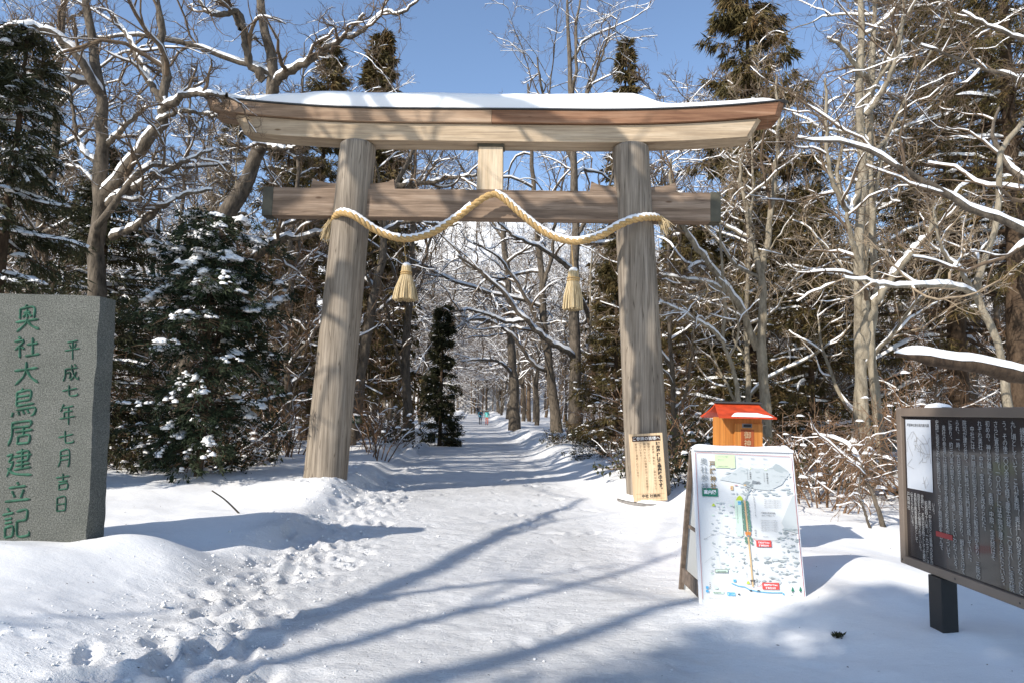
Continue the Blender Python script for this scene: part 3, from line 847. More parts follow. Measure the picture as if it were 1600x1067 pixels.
def Lm(pts, w, c, lift=0.0055): line_into(mb, o0, ax_, ay_, [U(*p) for p in pts], w, lift, ci[c])
def Tm(s, x, y, size, c, lift=0.0065, al='LEFT', bold=0.0):
    p = U(x, y); text_into(mb, s, ax_*p[0]+ay_*p[1]+an_*lift, ax_, ay_, size, ci[c], al, off=bold)
def Vm(s, x, y, size, c, pitch, bold=0.0):
    p = U(x, y); col_text(mb, s, p[0], p[1], size, ci[c], o0, ax_, ay_, an_*0.0065, pitch, bold)
r3 = np.random.default_rng(21)
def wash(x, y, rx, ry, c, lift, n=11):
    a = np.sort(r3.random(n))*2*np.pi; rr = r3.uniform(0.55, 1.15, n)
    poly_into(mb, o0, ax_, ay_, [U(x+rx*rr[i]*math.cos(a[i]), y+ry*rr[i]*math.sin(a[i])) for i in range(n)], lift, ci[c])
poly_into(mb, o0, ax_, ay_, [U(*p) for p in ((255,310),(330,270),(385,228),(420,238),(560,236),(575,228),(605,204),(640,222),(690,262),(660,300),(640,330),(560,370),(470,362),(380,330))], 0.0032, ci['wash'])
poly_into(mb, o0, ax_, ay_, [U(*p) for p in ((585,228),(604,204),(628,214),(680,250),(640,262),(600,248))], 0.0036, ci['grey1'])
for i in range(70):
    wash(r3.uniform(265, 690), r3.uniform(235, 400), r3.uniform(8, 26), r3.uniform(3, 9), ('grey1', 'wash', 'wash')[i % 3], 0.0034+0.00002*i)
for i in range(120):
    x, y = r3.uniform(430, 725), r3.uniform(590, 905)
    if x < 900-(y-560)*1.2 and y < 760 and x < 600: continue
    wash(x, y, r3.uniform(8, 24), r3.uniform(3, 9), ('grey1', 'wash', 'grey2', 'wash')[i % 4], 0.0034+0.00001*i)
for i in range(80):
    wash(r3.uniform(190, 400), r3.uniform(420, 860), r3.uniform(6, 18), r3.uniform(3, 8), ('wash', 'wash', 'grey1', 'mint')[i % 4], 0.0034+0.00001*i)
poly_into(mb, o0, ax_, ay_, [U(*p) for p in ((628,560),(700,400),(718,390),(735,620),(650,600))], 0.0033, ci['wash'])
bd = [(112,152),(120,145),(690,160),(702,172),(756,1000)]
Lm(bd, 0.0032, 'red'); Lm([(112,152),(134,1000)], 0.0032, 'red')
Vm("奥社参拝", 160, 176, 0.064, 'grey3', 0.069); Vm("戸隠神社", 212, 190, 0.052, 'gold', 0.062, 0.0012)
R(148,362,242,412,'green'); Tm("案内図", 195, 396, 0.035, 'white', al='CENTER', bold=0.001)
R(232,158,352,238,'pale')
for k_, (x, y, s) in enumerate(((246,172,"バリアフリー情報"),(246,192,"音声ガイド"),(246,232,"戸隠神社公式案内"))): Tm(s, x, y, 0.011, 'line')
for x in (372, 448, 524): Tm("御案内", x, 180, 0.012, 'line'); Tm("多言語パンフレット", x, 212, 0.006, 'line')
for x, y in ((440,238),(539,240)): wash(x, y, 13, 11, 'pale', 0.0058, 16); wash(x, y, 7, 7, 'white', 0.006, 14)
Vm("九頭龍社", 444, 256, 0.016, 'ink', 0.0165); Vm("御祭神九頭龍大神", 426, 256, 0.008, 'line', 0.0088)
Vm("奥社御本社", 547, 262, 0.017, 'ink', 0.0185); Vm("御祭神天手力雄命", 528, 262, 0.009, 'line', 0.01)
for x, y, rx, ry, c in ((425,328,26,12,'grey2'),(470,322,26,13,'grey3'),(495,326,18,10,'grey3'),(450,338,22,8,'grey2'),(410,340,12,5,'tan')): wash(x, y, rx, ry, c, 0.0059)
for i in range(16): wash(r3.uniform(385, 470), r3.uniform(345, 385), 4, 5, 'grey3', 0.006)
R(322,345,338,372,'tan'); Tm("飯綱社", 345, 345, 0.011, 'redbox'); Tm("石段", 318, 362, 0.009, 'redbox')
Lm([(445,362),(425,385),(410,432)], 0.012, 'grey1'); Lm([(405,432),(412,520),(420,630),(432,780),(441,930)], 0.013, 'tan', 0.0062)
for y in range(440, 690, 7):
    if 612 < y < 645: continue
    xc_ = 406+(y-440)*0.075
    for s_ in (-1, 1): wash(xc_+s_*(15+r3.uniform(-2, 3)), y, 9, 7, 'pine', 0.006+0.00001*(y-440))
R(352,432,384,640,'mint', 0.0055)
poly_into(mb, o0, ax_, ay_, [U(*p) for p in ((352,432),(362,412),(376,402),(390,414),(396,432))], 0.0066, ci['lime'])
R(364,438,382,458,'blue', 0.0068); Tm("WC", 366, 454, 0.009, 'white', 0.0072)
Vm("天然記念物戸隠神社奥社社叢", 357, 462, 0.010, 'line', 0.0112)
for x, y in ((214,462),(412,905)): poly_into(mb, o0, ax_, ay_, [U(x-11,y+8), U(x-4,y-6), U(x,y-10), U(x+5,y-5), U(x+12,y+8)], 0.0066, ci['lime'])
R(404,617,438,632,'orange',0.0066); R(409,632,434,642,'orange',0.0066); R(416,634,428,646,'grey3',0.0068)
Vm("杉並木", 462, 405, 0.013, 'ink', 0.016); Vm("樹齢四百年の大木が続く", 466, 440, 0.010, 'ink', 0.0115); Vm("随神門", 466, 600, 0.016, 'ink', 0.0205)
for y in range(420, 475, 11): Tm("神域のため参拝の方は静粛に願います", 524, y+8, 0.0085, 'line')
Tm("＊随神社参道拝観", 500, 508, 0.0155, 'ink'); Tm("奥社までの参道は一礼し", 506, 522, 0.0105, 'ink')
for y in range(548, 612, 10): Tm("参道の歩道をお守りいただき植物など", 500, y+2, 0.0085, 'line')
Lm([(150,668),(200,640),(250,625),(300,640),(340,652),(400,650)], 0.002, 'line'); Lm([(440,652),(520,662),(600,664),(700,625)], 0.002, 'line')
Tm("森林植物園", 510, 645, 0.009, 'line'); Tm("戸隠植物園", 680, 628, 0.010, 'ink'); Tm("鏡池へ", 150, 665, 0.009, 'line'); Tm("随神門の右を進む", 320, 668, 0.007, 'line'); Tm("天命稲荷", 296, 686, 0.009, 'line')
def tagbox(x0, y0, x1, y1, s1, s2):
    R(x0, y0, x1, y1, 'redbox', 0.0066)
    Tm(s1, (x0+x1)/2, y0+(y1-y0)*0.46, 0.0165, 'white', 0.007, 'CENTER', 0.0004); Tm(s2, (x0+x1)/2, y0+(y1-y0)*0.90, 0.0165, 'white', 0.007, 'CENTER', 0.0004)
tagbox(470,664,560,702,"奥社まで1km","徒歩約20分"); tagbox(499,904,600,942,"随神門まで1km","徒歩約15分")
Lm([(455,655),(472,672)], 0.003, 'redbox'); Lm([(475,928),(500,912)], 0.003, 'redbox')
Vm("水芭蕉園", 392, 770, 0.010, 'ink', 0.0115); Vm("さかさ川", 470, 830, 0.013, 'ink', 0.011); Vm("参道入口", 405, 848, 0.010, 'ink', 0.0115); Vm("奥社大鳥居", 466, 882, 0.012, 'ink', 0.0125); Vm("参道", 466, 735, 0.010, 'line', 0.02)
R(214,834,292,853,'ink',0.006); R(216,836,290,851,'mint',0.0063); Tm("戸隠森林植物園", 222, 849, 0.0115, 'ink', 0.007)
Lm([(424,893),(458,891)], 0.006, 'ink', 0.0068); Lm([(427,899),(455,898)], 0.004, 'ink', 0.0068); Lm([(432,893),(431,918)], 0.0045, 'ink', 0.0068); Lm([(450,893),(451,918)], 0.0045, 'ink', 0.0068)
Lm([(310,910),(350,925),(390,930),(420,945),(470,955),(560,960),(620,958)], 0.007, 'blue', 0.006)
R(284,961,304,980,'blue',0.0066); R(307,962,332,980,'blue',0.0066); Tm("P", 288, 977, 0.018, 'white', 0.007); Tm("バス停", 309, 975, 0.011, 'white', 0.007)
for x, y in ((155,930),(155,950),(323,890)): R(x, y, x+16, y+14, 'blue', 0.0066)
wash(215,935,17,10,'mint',0.0066,14); R(197,955,262,970,'mint',0.0062); Tm("奥社前駐車場", 200, 968, 0.0105, 'ink', 0.007)
for x, y in ((476,951),(356,972),(428,950)): wash(x, y, 12, 5, 'ink', 0.007)
wash(625,965,9,8,'blue',0.0066,12)
for x, y in ((682,938),(730,935)): poly_into(mb, o0, ax_, ay_, [U(x-9,y+12),U(x,y-14),U(x+10,y+12)], 0.0066, ci['green']); R(x-3,y+12,x+3,y+20,'ink',0.0067)
Tm("蕎麦店", 668, 975, 0.009, 'ink'); Tm("山荘", 722, 972, 0.009, 'ink')
Vm("戸隠高原", 180, 905, 0.011, 'ink', 0.014)
Tm("現在地から奥社まで約2km", 170, 998, 0.0095, 'line')
for p in (((150,800),(190,770),(235,745),(250,830)),((200,700),(240,720),(270,700),(300,760)),((240,905),(275,880),(280,925)),((330,905),(340,880),(380,860))): Lm(p, 0.0016, 'grey1')
mb.build("map_print", MC, sign, False)

# ------------------------------------------------------------------ the orange fortune box behind the sign
M_BOXW = wood_mat("orange_wood", (0.44, 0.155, 0.035), (0.62, 0.245, 0.052), (0.70, 0.31, 0.085), 2, 9.0, 0.5, 0.08)
M_VERM = flat("vermilion_roof", (0.50, 0.055, 0.015), 0.55, 0.3, 0, 0.3, 9)
M_REDPLATE = wood_mat("red_plate", (0.30, 0.07, 0.02), (0.36, 0.09, 0.03), (0.44, 0.13, 0.05), 2, 7.0, 0.5, 0.08)
M_BLACK = flat("black_slot", (0.01, 0.01, 0.01), 0.5)
M_GOLDINK = flat("gold_ink", (0.50, 0.36, 0.20), 0.5)
BX = at(1160, 700, 7.2); bx0 = np.array([BX[0]+0.01, 7.2, 0.0])
fb = tag(empty("offering_box", (bx0[0], bx0[1], 0)), "small orange wooden box with a vermilion gabled roof on a post behind the map", "box")
def bxp(px, py): p = at(px, py, 7.2); return p[0]-bx0[0], p[2]
zt = bxp(1160, 655)[1]; zb = 0.80
mb = MB(); box(mb, (-0.195, 0.02, zb), (0.205, 0.42, zt+0.02)); bevel(mb.build("body", M_BOXW, fb, False), 0.006)
xl, _ = bxp(1147, 660); zf = bxp(1160, 660)[1]
mb = MB(); box(mb, (-0.09, -0.002, zb), (0.205, 0.022, zf-0.004)); bevel(mb.build("front_board", M_BOXW, fb, False), 0.006)
x0, z1 = bxp(1157.5, 670); x1, z0 = bxp(1178, 700)
mb = MB(); box(mb, (x0, -0.006, zb+0.02), (x1, -0.001, z1)); mb.build("name_plate", M_REDPLATE, fb, False)
mb = MB(); c0 = (x0+x1)/2
col_text(mb, "御神籤", c0, z1-0.015, 0.078, 0, np.array([0, -0.009, 0]), np.array([1.0, 0, 0]), np.array([0, 0, 1.0]), np.zeros(3), 0.085)
mb.build("lettering", M_GOLDINK, fb, False)
s0, sz1 = bxp(1161, 662.5); s1, sz0 = bxp(1173, 666.5)
mb = MB(); box(mb, (s0-0.012, -0.010, sz0-0.010), (s1+0.012, -0.003, sz1+0.010), 0); box(mb, (s0, -0.012, sz0), (s1, -0.0105, sz1), 1)
mb.build("slot", [M_STONE, M_BLACK], fb, False)
re_, ze = bxp(1206, 652); rl, _ = bxp(1117, 652); _, zr_ = bxp(1160, 629.5); rr_, _ = bxp(1196, 630); rtl, _ = bxp(1126, 630)
mb = MB(); nr = 11; V = []
for q in range(2):
    for t in np.linspace(-1, 1, 2*nr-1):
        s = abs(t); y = 0.20+t*0.34; z = zr_-(zr_-ze)*(s**0.72)*1.0
        xa = rtl+(rl-rtl)*s; xb = rr_+(re_-rr_)*s
        for x in (xa, xb): V.append((x, y, z-0.018*q))
nv = 2*(2*nr-1); F = []
for i in range(2*nr-2):
    F += [[2*i, 2*i+1, 2*i+3, 2*i+2], [nv+2*i, nv+2*i+2, nv+2*i+3, nv+2*i+1], [2*i, 2*i+2, nv+2*i+2, nv+2*i], [2*i+1, nv+2*i+1, nv+2*i+3, 2*i+3]]
F += [[0, nv, nv+1, 1], [nv-2, nv-1, 2*nv-1, 2*nv-2]]
mb.add(V, F); mb.build("roof", M_VERM, fb, False)
mb = MB(); box(mb, (rtl-0.01, 0.165, zr_-0.004), (rr_+0.02, 0.235, zr_+0.018)); bevel(mb.build("ridge", M_ROOFPLATE, fb, False), 0.006)
mb = MB(); n = 22; V = []
for i, q in enumerate(np.linspace(0, 1, n)):
    x = rl+0.13+(re_-rl-0.17)*q; hgt = 0.085*math.exp(-((q-0.42)/0.26)**2)+0.02
    hgt *= float(sst(0, 0.08, q)*sst(1, 0.92, q)); hgt += 0.004
    for s in (1.0, 0.97, 0.85, 0.70):
        ss = 1-(1-s)*min(1, hgt/0.06)
        V.append((x, 0.20-ss*0.34, zr_-(zr_-ze)*ss**0.72+(0.002 if s in (1.0, 0.70) else 0.028*min(1, hgt/0.05))))
mb.add(V, [[i*4+j, i*4+4+j, i*4+5+j, i*4+1+j] for i in range(n-1) for j in range(3)]); mb.build("snow_cover", M_SNOWCAP, fb)
mb = MB(); box(mb, (-0.06, 0.16, -0.4), (0.07, 0.29, zb-0.002)); bevel(mb.build("post", M_BOXW, fb, False), 0.006)

# ------------------------------------------------------------------ the history board on the right
M_FRAMEB = flat("board_frame", (0.20, 0.155, 0.12), 0.45, 0.4, 0.2, 0.12, 4)
M_POSTB = flat("black_post", (0.012, 0.012, 0.012), 0.5, 0.4, 0, 0.3, 6)
m, nt, b = newmat("dark_glazed_panel", 0.14, 0.4); b.inputs["Base Color"].default_value = (0.03, 0.024, 0.024, 1)
b.inputs["Coat Weight"].default_value = 0.25; b.inputs["Coat Roughness"].default_value = 0.02
M_DARKP = m
M_LET = flat("pale_lettering", (0.42, 0.41, 0.39), 0.5); M_PAPER = flat("faded_paper", (0.50, 0.52, 0.55), 0.4, 0.4, 0, 0.06, 3); M_REDM = flat("red_mark", (0.34, 0.04, 0.04), 0.5)
b0 = np.array([3.0, 5.30, 0.0])
YL = 2.45; zB, zT = 0.495, 1.655
brd = tag(empty("history_board", tuple(b0)), "dark brown information board with pale vertical writing, metal frame and black posts", "board")
bx_ = np.array([0.0, -1.0, 0.0]); by_ = np.array([0, 0, 1.0]); bn_ = np.array([-1.0, 0, 0])
mb = MB(); box(mb, (0.006, -YL+0.04, zB+0.04), (0.03, -0.04, zT-0.04)); mb.build("panel", M_DARKP, brd, False)
mb = MB()
for lo, hi in (((-0.02, -0.062, zB), (0.065, 0, zT)), ((-0.02, -YL, zB), (0.065, -YL+0.062, zT)), ((-0.02, -YL+0.062, zT-0.062), (0.065, -0.062, zT)), ((-0.02, -YL+0.062, zB), (0.065, -0.062, zB+0.062))):
    box(mb, lo, hi)
bevel(mb.build("frame", M_FRAMEB, brd, False), 0.006)
mb = MB()
for yv in (-0.01, -0.62, -1.2, -1.8):
    a = np.arange(10)*2*np.pi/10; mb = MB()
    mb.add([(-0.0215, yv-0.022+0.007*math.cos(t), zB+0.03+0.007*math.sin(t)) for t in a], [list(range(10))])
    mb.build("screw", M_POSTB, brd, False)
for yv in (-0.44, -YL+0.5):
    mb = MB(); box(mb, (-0.035, yv-0.075, -0.5), (0.075, yv+0.075, zB-0.001)); bevel(mb.build("post", M_POSTB, brd, False), 0.006)
mb = MB(); V = []; n = 14
for i, t in enumerate(np.linspace(0, 1, n)):
    h_ = 0.03*math.sin(t*math.pi)**0.35+0.004; y = -0.36-0.20*t
    for xv, f_ in ((-0.015, 0.0), (-0.012, 0.8), (0.02, 1.0), (0.055, 0.8), (0.06, 0.0)): V.append((xv, y, zT+0.002+h_*f_))
mb.add(V, [[i*5+j, i*5+5+j, i*5+6+j, i*5+1+j] for i in range(n-1) for j in range(4)]); mb.build("snow_cover", M_SNOWCAP, brd)
mb = MB(); oB = np.array([0.004, 0, 0])
pz0, pz1 = 1.06, zT-0.085
rect_into(mb, oB, bx_, by_, 0.09, pz0, 0.40, pz1, 0.002, 1)
text_into(mb, "戸隠神社奥社境内案内図", oB+bx_*0.245+by_*(pz1-0.05)+bn_*0.004, bx_, by_, 0.025, 3, 'CENTER')
r4 = np.random.default_rng(4)
for i in range(14):
    pts = [(r4.uniform(0.11, 0.38), r4.uniform(pz0+0.05, pz1-0.09))]
    for _ in range(4): pts.append((np.clip(pts[-1][0]+r4.normal(0, 0.04), 0.1, 0.39), np.clip(pts[-1][1]+r4.normal(0, 0.04), pz0+0.02, pz1-0.08)))
    line_into(mb, oB, bx_, by_, pts, 0.0025, 0.0035, 4)
colsR = ["　戸隠神社は、奥社・中社・宝光社の三社からなり、平", "安時代から修験道が行われ、日本有数の霊場として知られてい", "た。", "　縁起によると学問行者が修験を始めたのは嘉祥二年（八四", "九）頃としていて、これが奥院（奥社）の始まりとなったとい",
 "う。その後二〇〇余年を経て康平元年（一〇五八）に宝光院が", "さらに寛治元年（一〇八七）には中院が建てられたという。明治の", "初めの、神仏分離により、奥院・中院・宝光院はそ", "れぞれ奥社・中社・宝光社と改められた。", "　中社には、戸隠山の別当をつとめた勧修院があり、三院の衆徒",
 "院坊が建ち並び、江戸時代には門前町を形成していた。", "られ、一時、大日方氏や上杉氏の領地となり、戦乱をさけて", "に移り、約三〇年の間をこの地で過ごしたといわれている。", "　奥社の参道には樹齢四百年を越える杉並木がつづいて", "史跡に指定された範囲は広く、三社と院坊跡を含んで"]
colsL = ["いる。", "　奥社・中社などの祭神の名を記し", "昭和四十八年（一九七三）に県の", "史跡に、天然記念物として社叢が", "指定をうけ保護されている。", "長野市教育委員会として", "伝えられている。", "戸隠神社"]
for i, s in enumerate(colsR):
    col_text(mb, s[:27], 0.475+0.073*(len(colsR)-1-i)+0.0, zT-0.085, 0.042, 0, oB, bx_, by_, bn_*0.003, 0.0372)
extra = ["戸隠山顕光寺といわれ、", "信仰を集めてきた。", "　史跡　戸隠神社信仰遺跡"]
for i, s in enumerate(extra): col_text(mb, s, 0.475+0.073*15+0.16*(i+1)*0.55, zT-0.1, 0.046, 0, oB, bx_, by_, bn_*0.003, 0.045)
for i, s in enumerate(colsL):
    col_text(mb, s, 0.40-0.043*i, pz0-0.03-(0.04 if i in (0, 2) else 0), 0.036, 0, oB, bx_, by_, bn_*0.003, 0.0325)
rect_into(mb, oB, bx_, by_, 0.42, 0.765, 0.60, 0.80, 0.0045, 2)
mb.build("lettering", [M_LET, M_PAPER, M_REDM, M_INK, M_STONE], brd, False)

# ------------------------------------------------------------------ trees: bare broadleaves
def grow(S0, D0, L, r0, r1, s, wander, up):
    n = len(S0); P = np.empty((n, s+1, 3)); P[:, 0] = S0; d = unit(D0)
    bend = rng.normal(0, 1, (n, 3))*wander*0.35
    for i in range(s):
        d = unit(d+rng.normal(0, wander, (n, 3))+bend+np.array([0, 0, up])*1.0)
        P[:, i+1] = P[:, i]+d*(L/s)[:, None]
    t = np.linspace(0, 1, s+1)[None]
    return P, r0[:, None]*(1-t)**0.85*0+((r0[:, None]-r1[:, None])*(1-t)**0.9+r1[:, None])
def sprout(P, R, k, t0, t1, ang, angsd, rr, lr, lsd=0.25, flat_=0.0, even=True):
    n, s, _ = P.shape
    t = (np.arange(k)[None]+rng.random((n, k)))/k if even else rng.random((n, k))
    t = t0+(t1-t0)*t
    x = t*(s-1); i = np.minimum(x.astype(int), s-2); f = (x-i)[..., None]
    ar = np.arange(n)[:, None]
    B = P[ar, i]*(1-f)+P[ar, i+1]*f
    T = unit(P[ar, i+1]-P[ar, i])
    Rb = R[ar, i]*(1-f[..., 0])+R[ar, i+1]*f[..., 0]
    q = rng.normal(0, 1, T.shape); q[..., 2] *= (1-flat_)
    q = unit(q-(q*T).sum(-1, keepdims=True)*T)
    a = np.radians(rng.normal(ang, angsd, t.shape))[..., None]
    D = T*np.cos(a)+q*np.sin(a)
    Lp = np.linalg.norm(np.diff(P, axis=1), axis=2).sum(1)[:, None]
    L = Lp*lr*(1.15-0.6*t)*np.clip(rng.normal(1, lsd, t.shape), 0.35, 1.7)
    return B.reshape(-1, 3), D.reshape(-1, 3), L.ravel(), (Rb*rr).ravel()

def bare_tree(name, base, polys, limbs=(), nl=8, lt=(0.3, 1.0), la=55, ll=0.42, n2=7, n3=7, n4=5, wander=0.20, up=0.06, tw=0.006,
              bark=None, twig=None, snow=1.0, kids_from_trunk=0, root=None, lup=None, cov=1.0):
    """polys: explicit trunk/limb lines [(points, r0, r1)], relative to base; further limbs, branches and twigs grow from them"""
    bark = bark or M_BARK; twig = twig or M_TWIG
    t = root or empty(name, tuple(base))
    tr = MB(); cr = MB(); sn = MB()
    L1P = []; L1R = []
    for j, (pts, r0, r1) in enumerate(polys):
        s = 26
        P = resample(pts, 38)[None]; P[0, 1:-1] += rng.normal(0, min(0.05, (0.1 if j == 0 else 0.2)*r0), (36, 3)); P = resample(P[0], s)[None]
        P[:, 2:] += np.cumsum(rng.normal(0, 0.12*r0, (1, s-2, 3)), 1)*0.5
        R = (r1+(r0-r1)*(1-np.linspace(0, 1, s))**0.8)[None]
        if j == 0:
            R = R*(1+0.35*np.exp(-np.linspace(0, 1, s)*18))[None]
        R = R*(1+0.05*rng.normal(0, 1, R.shape))
        tubes(tr, P, R, 14 if r0 > 0.08 else 8, jag=0.055)
        if snow: snow_strips(sn, P, R, 0.075*snow, 0.85, 0.6, 0.02, thr=0.38)
        L1P.append(P); L1R.append(R)
    TP = np.concatenate(L1P); TR2 = np.concatenate(L1R)
    if nl:
        main = TP[:1]; mr = TR2[:1]
        B, D, L, r = sprout(main, mr, nl, lt[0], lt[1], la, 10, 0.6, ll)
        P1, R1 = grow(B, D, L, r, r*0.22, 12, wander, up if lup is None else lup)
        tubes(tr, P1, R1, 7, jag=0.03)
        if snow: snow_strips(sn, P1, R1, 0.06*snow, min(0.95, 0.70*cov), 0.6, 0.014)
        P1s = np.stack([resample(p, 26) for p in P1]); R1s = np.stack([np.interp(np.linspace(0, 1, 26), np.linspace(0, 1, R1.shape[1]), q) for q in R1])
        src, srr = np.concatenate([TP, P1s]), np.concatenate([TR2, R1s])
    else:
        src, srr = TP, TR2
    src = src if kids_from_trunk else src[1:] if len(src) > 1 else src
    srr = srr if kids_from_trunk else srr[1:] if len(srr) > 1 else srr
    cap = lambda r, m: np.minimum(r, m)
    B, D, L, r = sprout(src, srr, n2, 0.22, 1.0, 48, 15, 0.6, 0.48, flat_=0.2)
    L = np.minimum(L, 3.8); r = np.clip(r, tw*1.6, 0.07)
    P2, R2 = grow(B, D, L, r, cap(r*0.3, 0.012)+tw*0.5, 8, wander*1.15, up)
    tubes(cr, P2, R2, 5)
    if snow: snow_strips(sn, P2, R2, 0.045*snow, min(0.92, 0.55*cov), 0.8, 0.010)
    B, D, L, r = sprout(P2, R2, n3, 0.15, 1.0, 46, 16, 0.6, 0.5)
    L = np.minimum(L, 1.9); r = np.clip(r, tw, 0.02)
    P3, R3 = grow(B, D, L, r, np.full_like(r, tw*0.6), 5, wander*1.2, up*1.2)
    tubes(cr, P3, R3, 4)
    if snow: snow_strips(sn, P3, R3, 0.022*snow, min(0.85, 0.22*cov**2), 0.9, 0.006)
    if n4:
        B, D, L, r = sprout(P3, R3, n4, 0.15, 1.0, 42, 16, 0.7, 0.55)
        L = np.clip(L, 0.15, 1.0)
        P4, R4 = grow(B, D, L, np.full_like(r, tw*0.75), np.full_like(r, tw*0.35), 3, wander*1.2, up*1.2)
        tubes(cr, P4, R4, 3)
    tr.build("trunk", bark, t); cr.build("crown", twig, t)
    if snow and sn.v: sn.build("snow_cover", M_SNOWCAP, t)
    return t

def rand_trunk(H, lean, r0, wob=0.04, top=0.12):
    a = rng.random()*6.28; n = 9
    z = np.linspace(-0.4, H, n); tt = np.linspace(0, 1, n)
    x = lean*math.cos(a)*tt*H+np.cumsum(rng.normal(0, wob*H/n*1.6, n)); y = lean*math.sin(a)*tt*H+np.cumsum(rng.normal(0, wob*H/n*1.6, n))
    x -= x[0]; y -= y[0]
    return (np.stack([x, y, z], 1), r0, r0*top)

def pxpoly(base, pts, r0, r1):
    return (np.array([at(p[0], p[1], p[2]) for p in pts])-np.asarray(base), r0, r1)

# ------------------------------------------------------------------ trees: conifers
def leaf_blades(mb, C0, D, L, w, mat=0):
    """thin folded blades: one kite of two triangles each"""
    n = len(C0); D = unit(D)
    s = unit(np.cross(D, rng.normal(0, 1, (n, 3)))); up = np.cross(s, D)
    L = np.broadcast_to(L, (n,))[:, None]; w = np.broadcast_to(w, (n,))[:, None]
    V = np.stack([C0, C0+D*L*0.45+s*w, C0+D*L+up*L*0.05, C0+D*L*0.45-s*w], 1)
    idx = np.arange(n*4).reshape(n, 4)
    mb.add(V.reshape(-1, 3), idx, mat)
def conifer(name, base, H, Rb, z0=0.12, whorls=34, per=6, droop=0.35, fol=None, bark=None, snow=0.5, tufts=13, blades=7, bl=0.34, bw=0.035, r0=None,
            gappy=0.25, shape=0.85, hang=0.55, root=None, stick=0.0):
    t = root or empty(name, tuple(base))
    fol = fol or M_FOLB; bark = bark or M_BARKDK; r0 = r0 or H*0.016
    tr = MB(); cr = MB(); sn = MB()
    pts, a, b = rand_trunk(H, 0.01, r0, 0.008, 0.08)
    TP = resample(pts, 30)[None]; TRr = np.linspace(r0, 0.02, 30)[None]
    TRr = TRr*(1+0.4*np.exp(-np.linspace(0, 1, 30)*16))[None]
    tubes(tr, TP, TRr, 10, jag=0.02)
    zz = np.repeat(z0+(1-z0)*(np.arange(whorls)+0.5)/whorls, per)
    n = len(zz); zz = np.clip(zz+rng.normal(0, 0.35/whorls, n), z0*0.8, 0.995)
    az = rng.random(n)*2*np.pi
    keep = rng.random(n) > gappy*(0.5+vn(zz*9+7, az*1.3))*1.2
    zz, az = zz[keep], az[keep]; n = len(zz)
    x = zz*29; i = np.minimum(x.astype(int), 28); f = (x-i)[:, None]
    S0 = TP[0][i]*(1-f)+TP[0][i+1]*f
    L = Rb*np.clip((1-zz)/(1-z0), 0, 1)**shape*rng.uniform(0.6, 1.15, n)+0.25
    D0 = np.stack([np.cos(az), np.sin(az), 0.25-droop+0.5*zz], 1)
    P, R = grow(S0, D0, L, np.clip(L*0.016, 0.012, 0.07), np.full(n, 0.006), 8, 0.07, -0.05*droop)
    tubes(cr, P, R, 4, 1)
    k = tufts
    tt = 0.18+0.82*(np.arange(k)[None]+rng.random((n, k)))/k
    X = tt*8; I = np.minimum(X.astype(int), 7); Fr = (X-I)[..., None]; ar = np.arange(n)[:, None]
    B = P[ar, I]*(1-Fr)+P[ar, I+1]*Fr; T = unit(P[ar, I+1]-P[ar, I])
    side = unit(np.cross(T, np.array([0, 0, 1.0])))
    sgn = rng.choice([-1, 1], (n, k))[..., None]
    sp = (0.10+0.22*L[:, None]*(1.1-tt)*0.55)[..., None]*rng.uniform(0.2, 1.0, (n, k, 1))
    B2 = B+side*sgn*sp+T*sp*0.3+np.array([0, 0, -1.0])*sp*0.25
    # sub-twigs that carry the tufts
    SP = np.stack([B, (B+B2)/2+np.array([0, 0, 0.02]), B2], 2).reshape(-1, 3, 3)
    tubes(cr, SP, np.tile([0.008, 0.006, 0.004], (len(SP), 1)), 3, 1)
    m = blades
    Cc = np.repeat(B2.reshape(-1, 3), m, 0)
    Td = np.repeat((T*0.55+side*sgn*0.5).reshape(-1, 3), m, 0)
    Dd = Td+rng.normal(0, 0.45, Cc.shape)+np.array([0, 0, -hang])
    Cc = Cc+rng.normal(0, 0.05, Cc.shape)
    leaf_blades(cr, Cc, Dd, bl*rng.uniform(0.55, 1.25, len(Cc)), bw*rng.uniform(0.6, 1.3, len(Cc)))
    tr.build("trunk", bark, t); cr.build("crown", [fol, bark], t)
    if snow:
        sel = rng.random(n) < 0.85*min(1, snow+0.2)
        snow_strips(sn, P[sel], np.maximum(R[sel], 0.012)*1.7, 0.06, 0.35+0.5*snow, 0.8, 0.02, thr=0.3)
        Bf = B2.reshape(-1, 3); q = rng.random(len(Bf)) < 0.22*snow
        for c in Bf[q]:
            rr_ = rng.uniform(0.05, 0.13)*(0.6+0.7*snow); blob(sn, c+np.array([0, 0, 0.02]), (rr_*rng.uniform(0.8, 1.5), rr_*rng.uniform(0.8, 1.5), rr_*0.5), seg=6, rings=2, jag=0.2)
        if sn.v: sn.build("snow_cover", M_SNOWCAP, t)
    return t

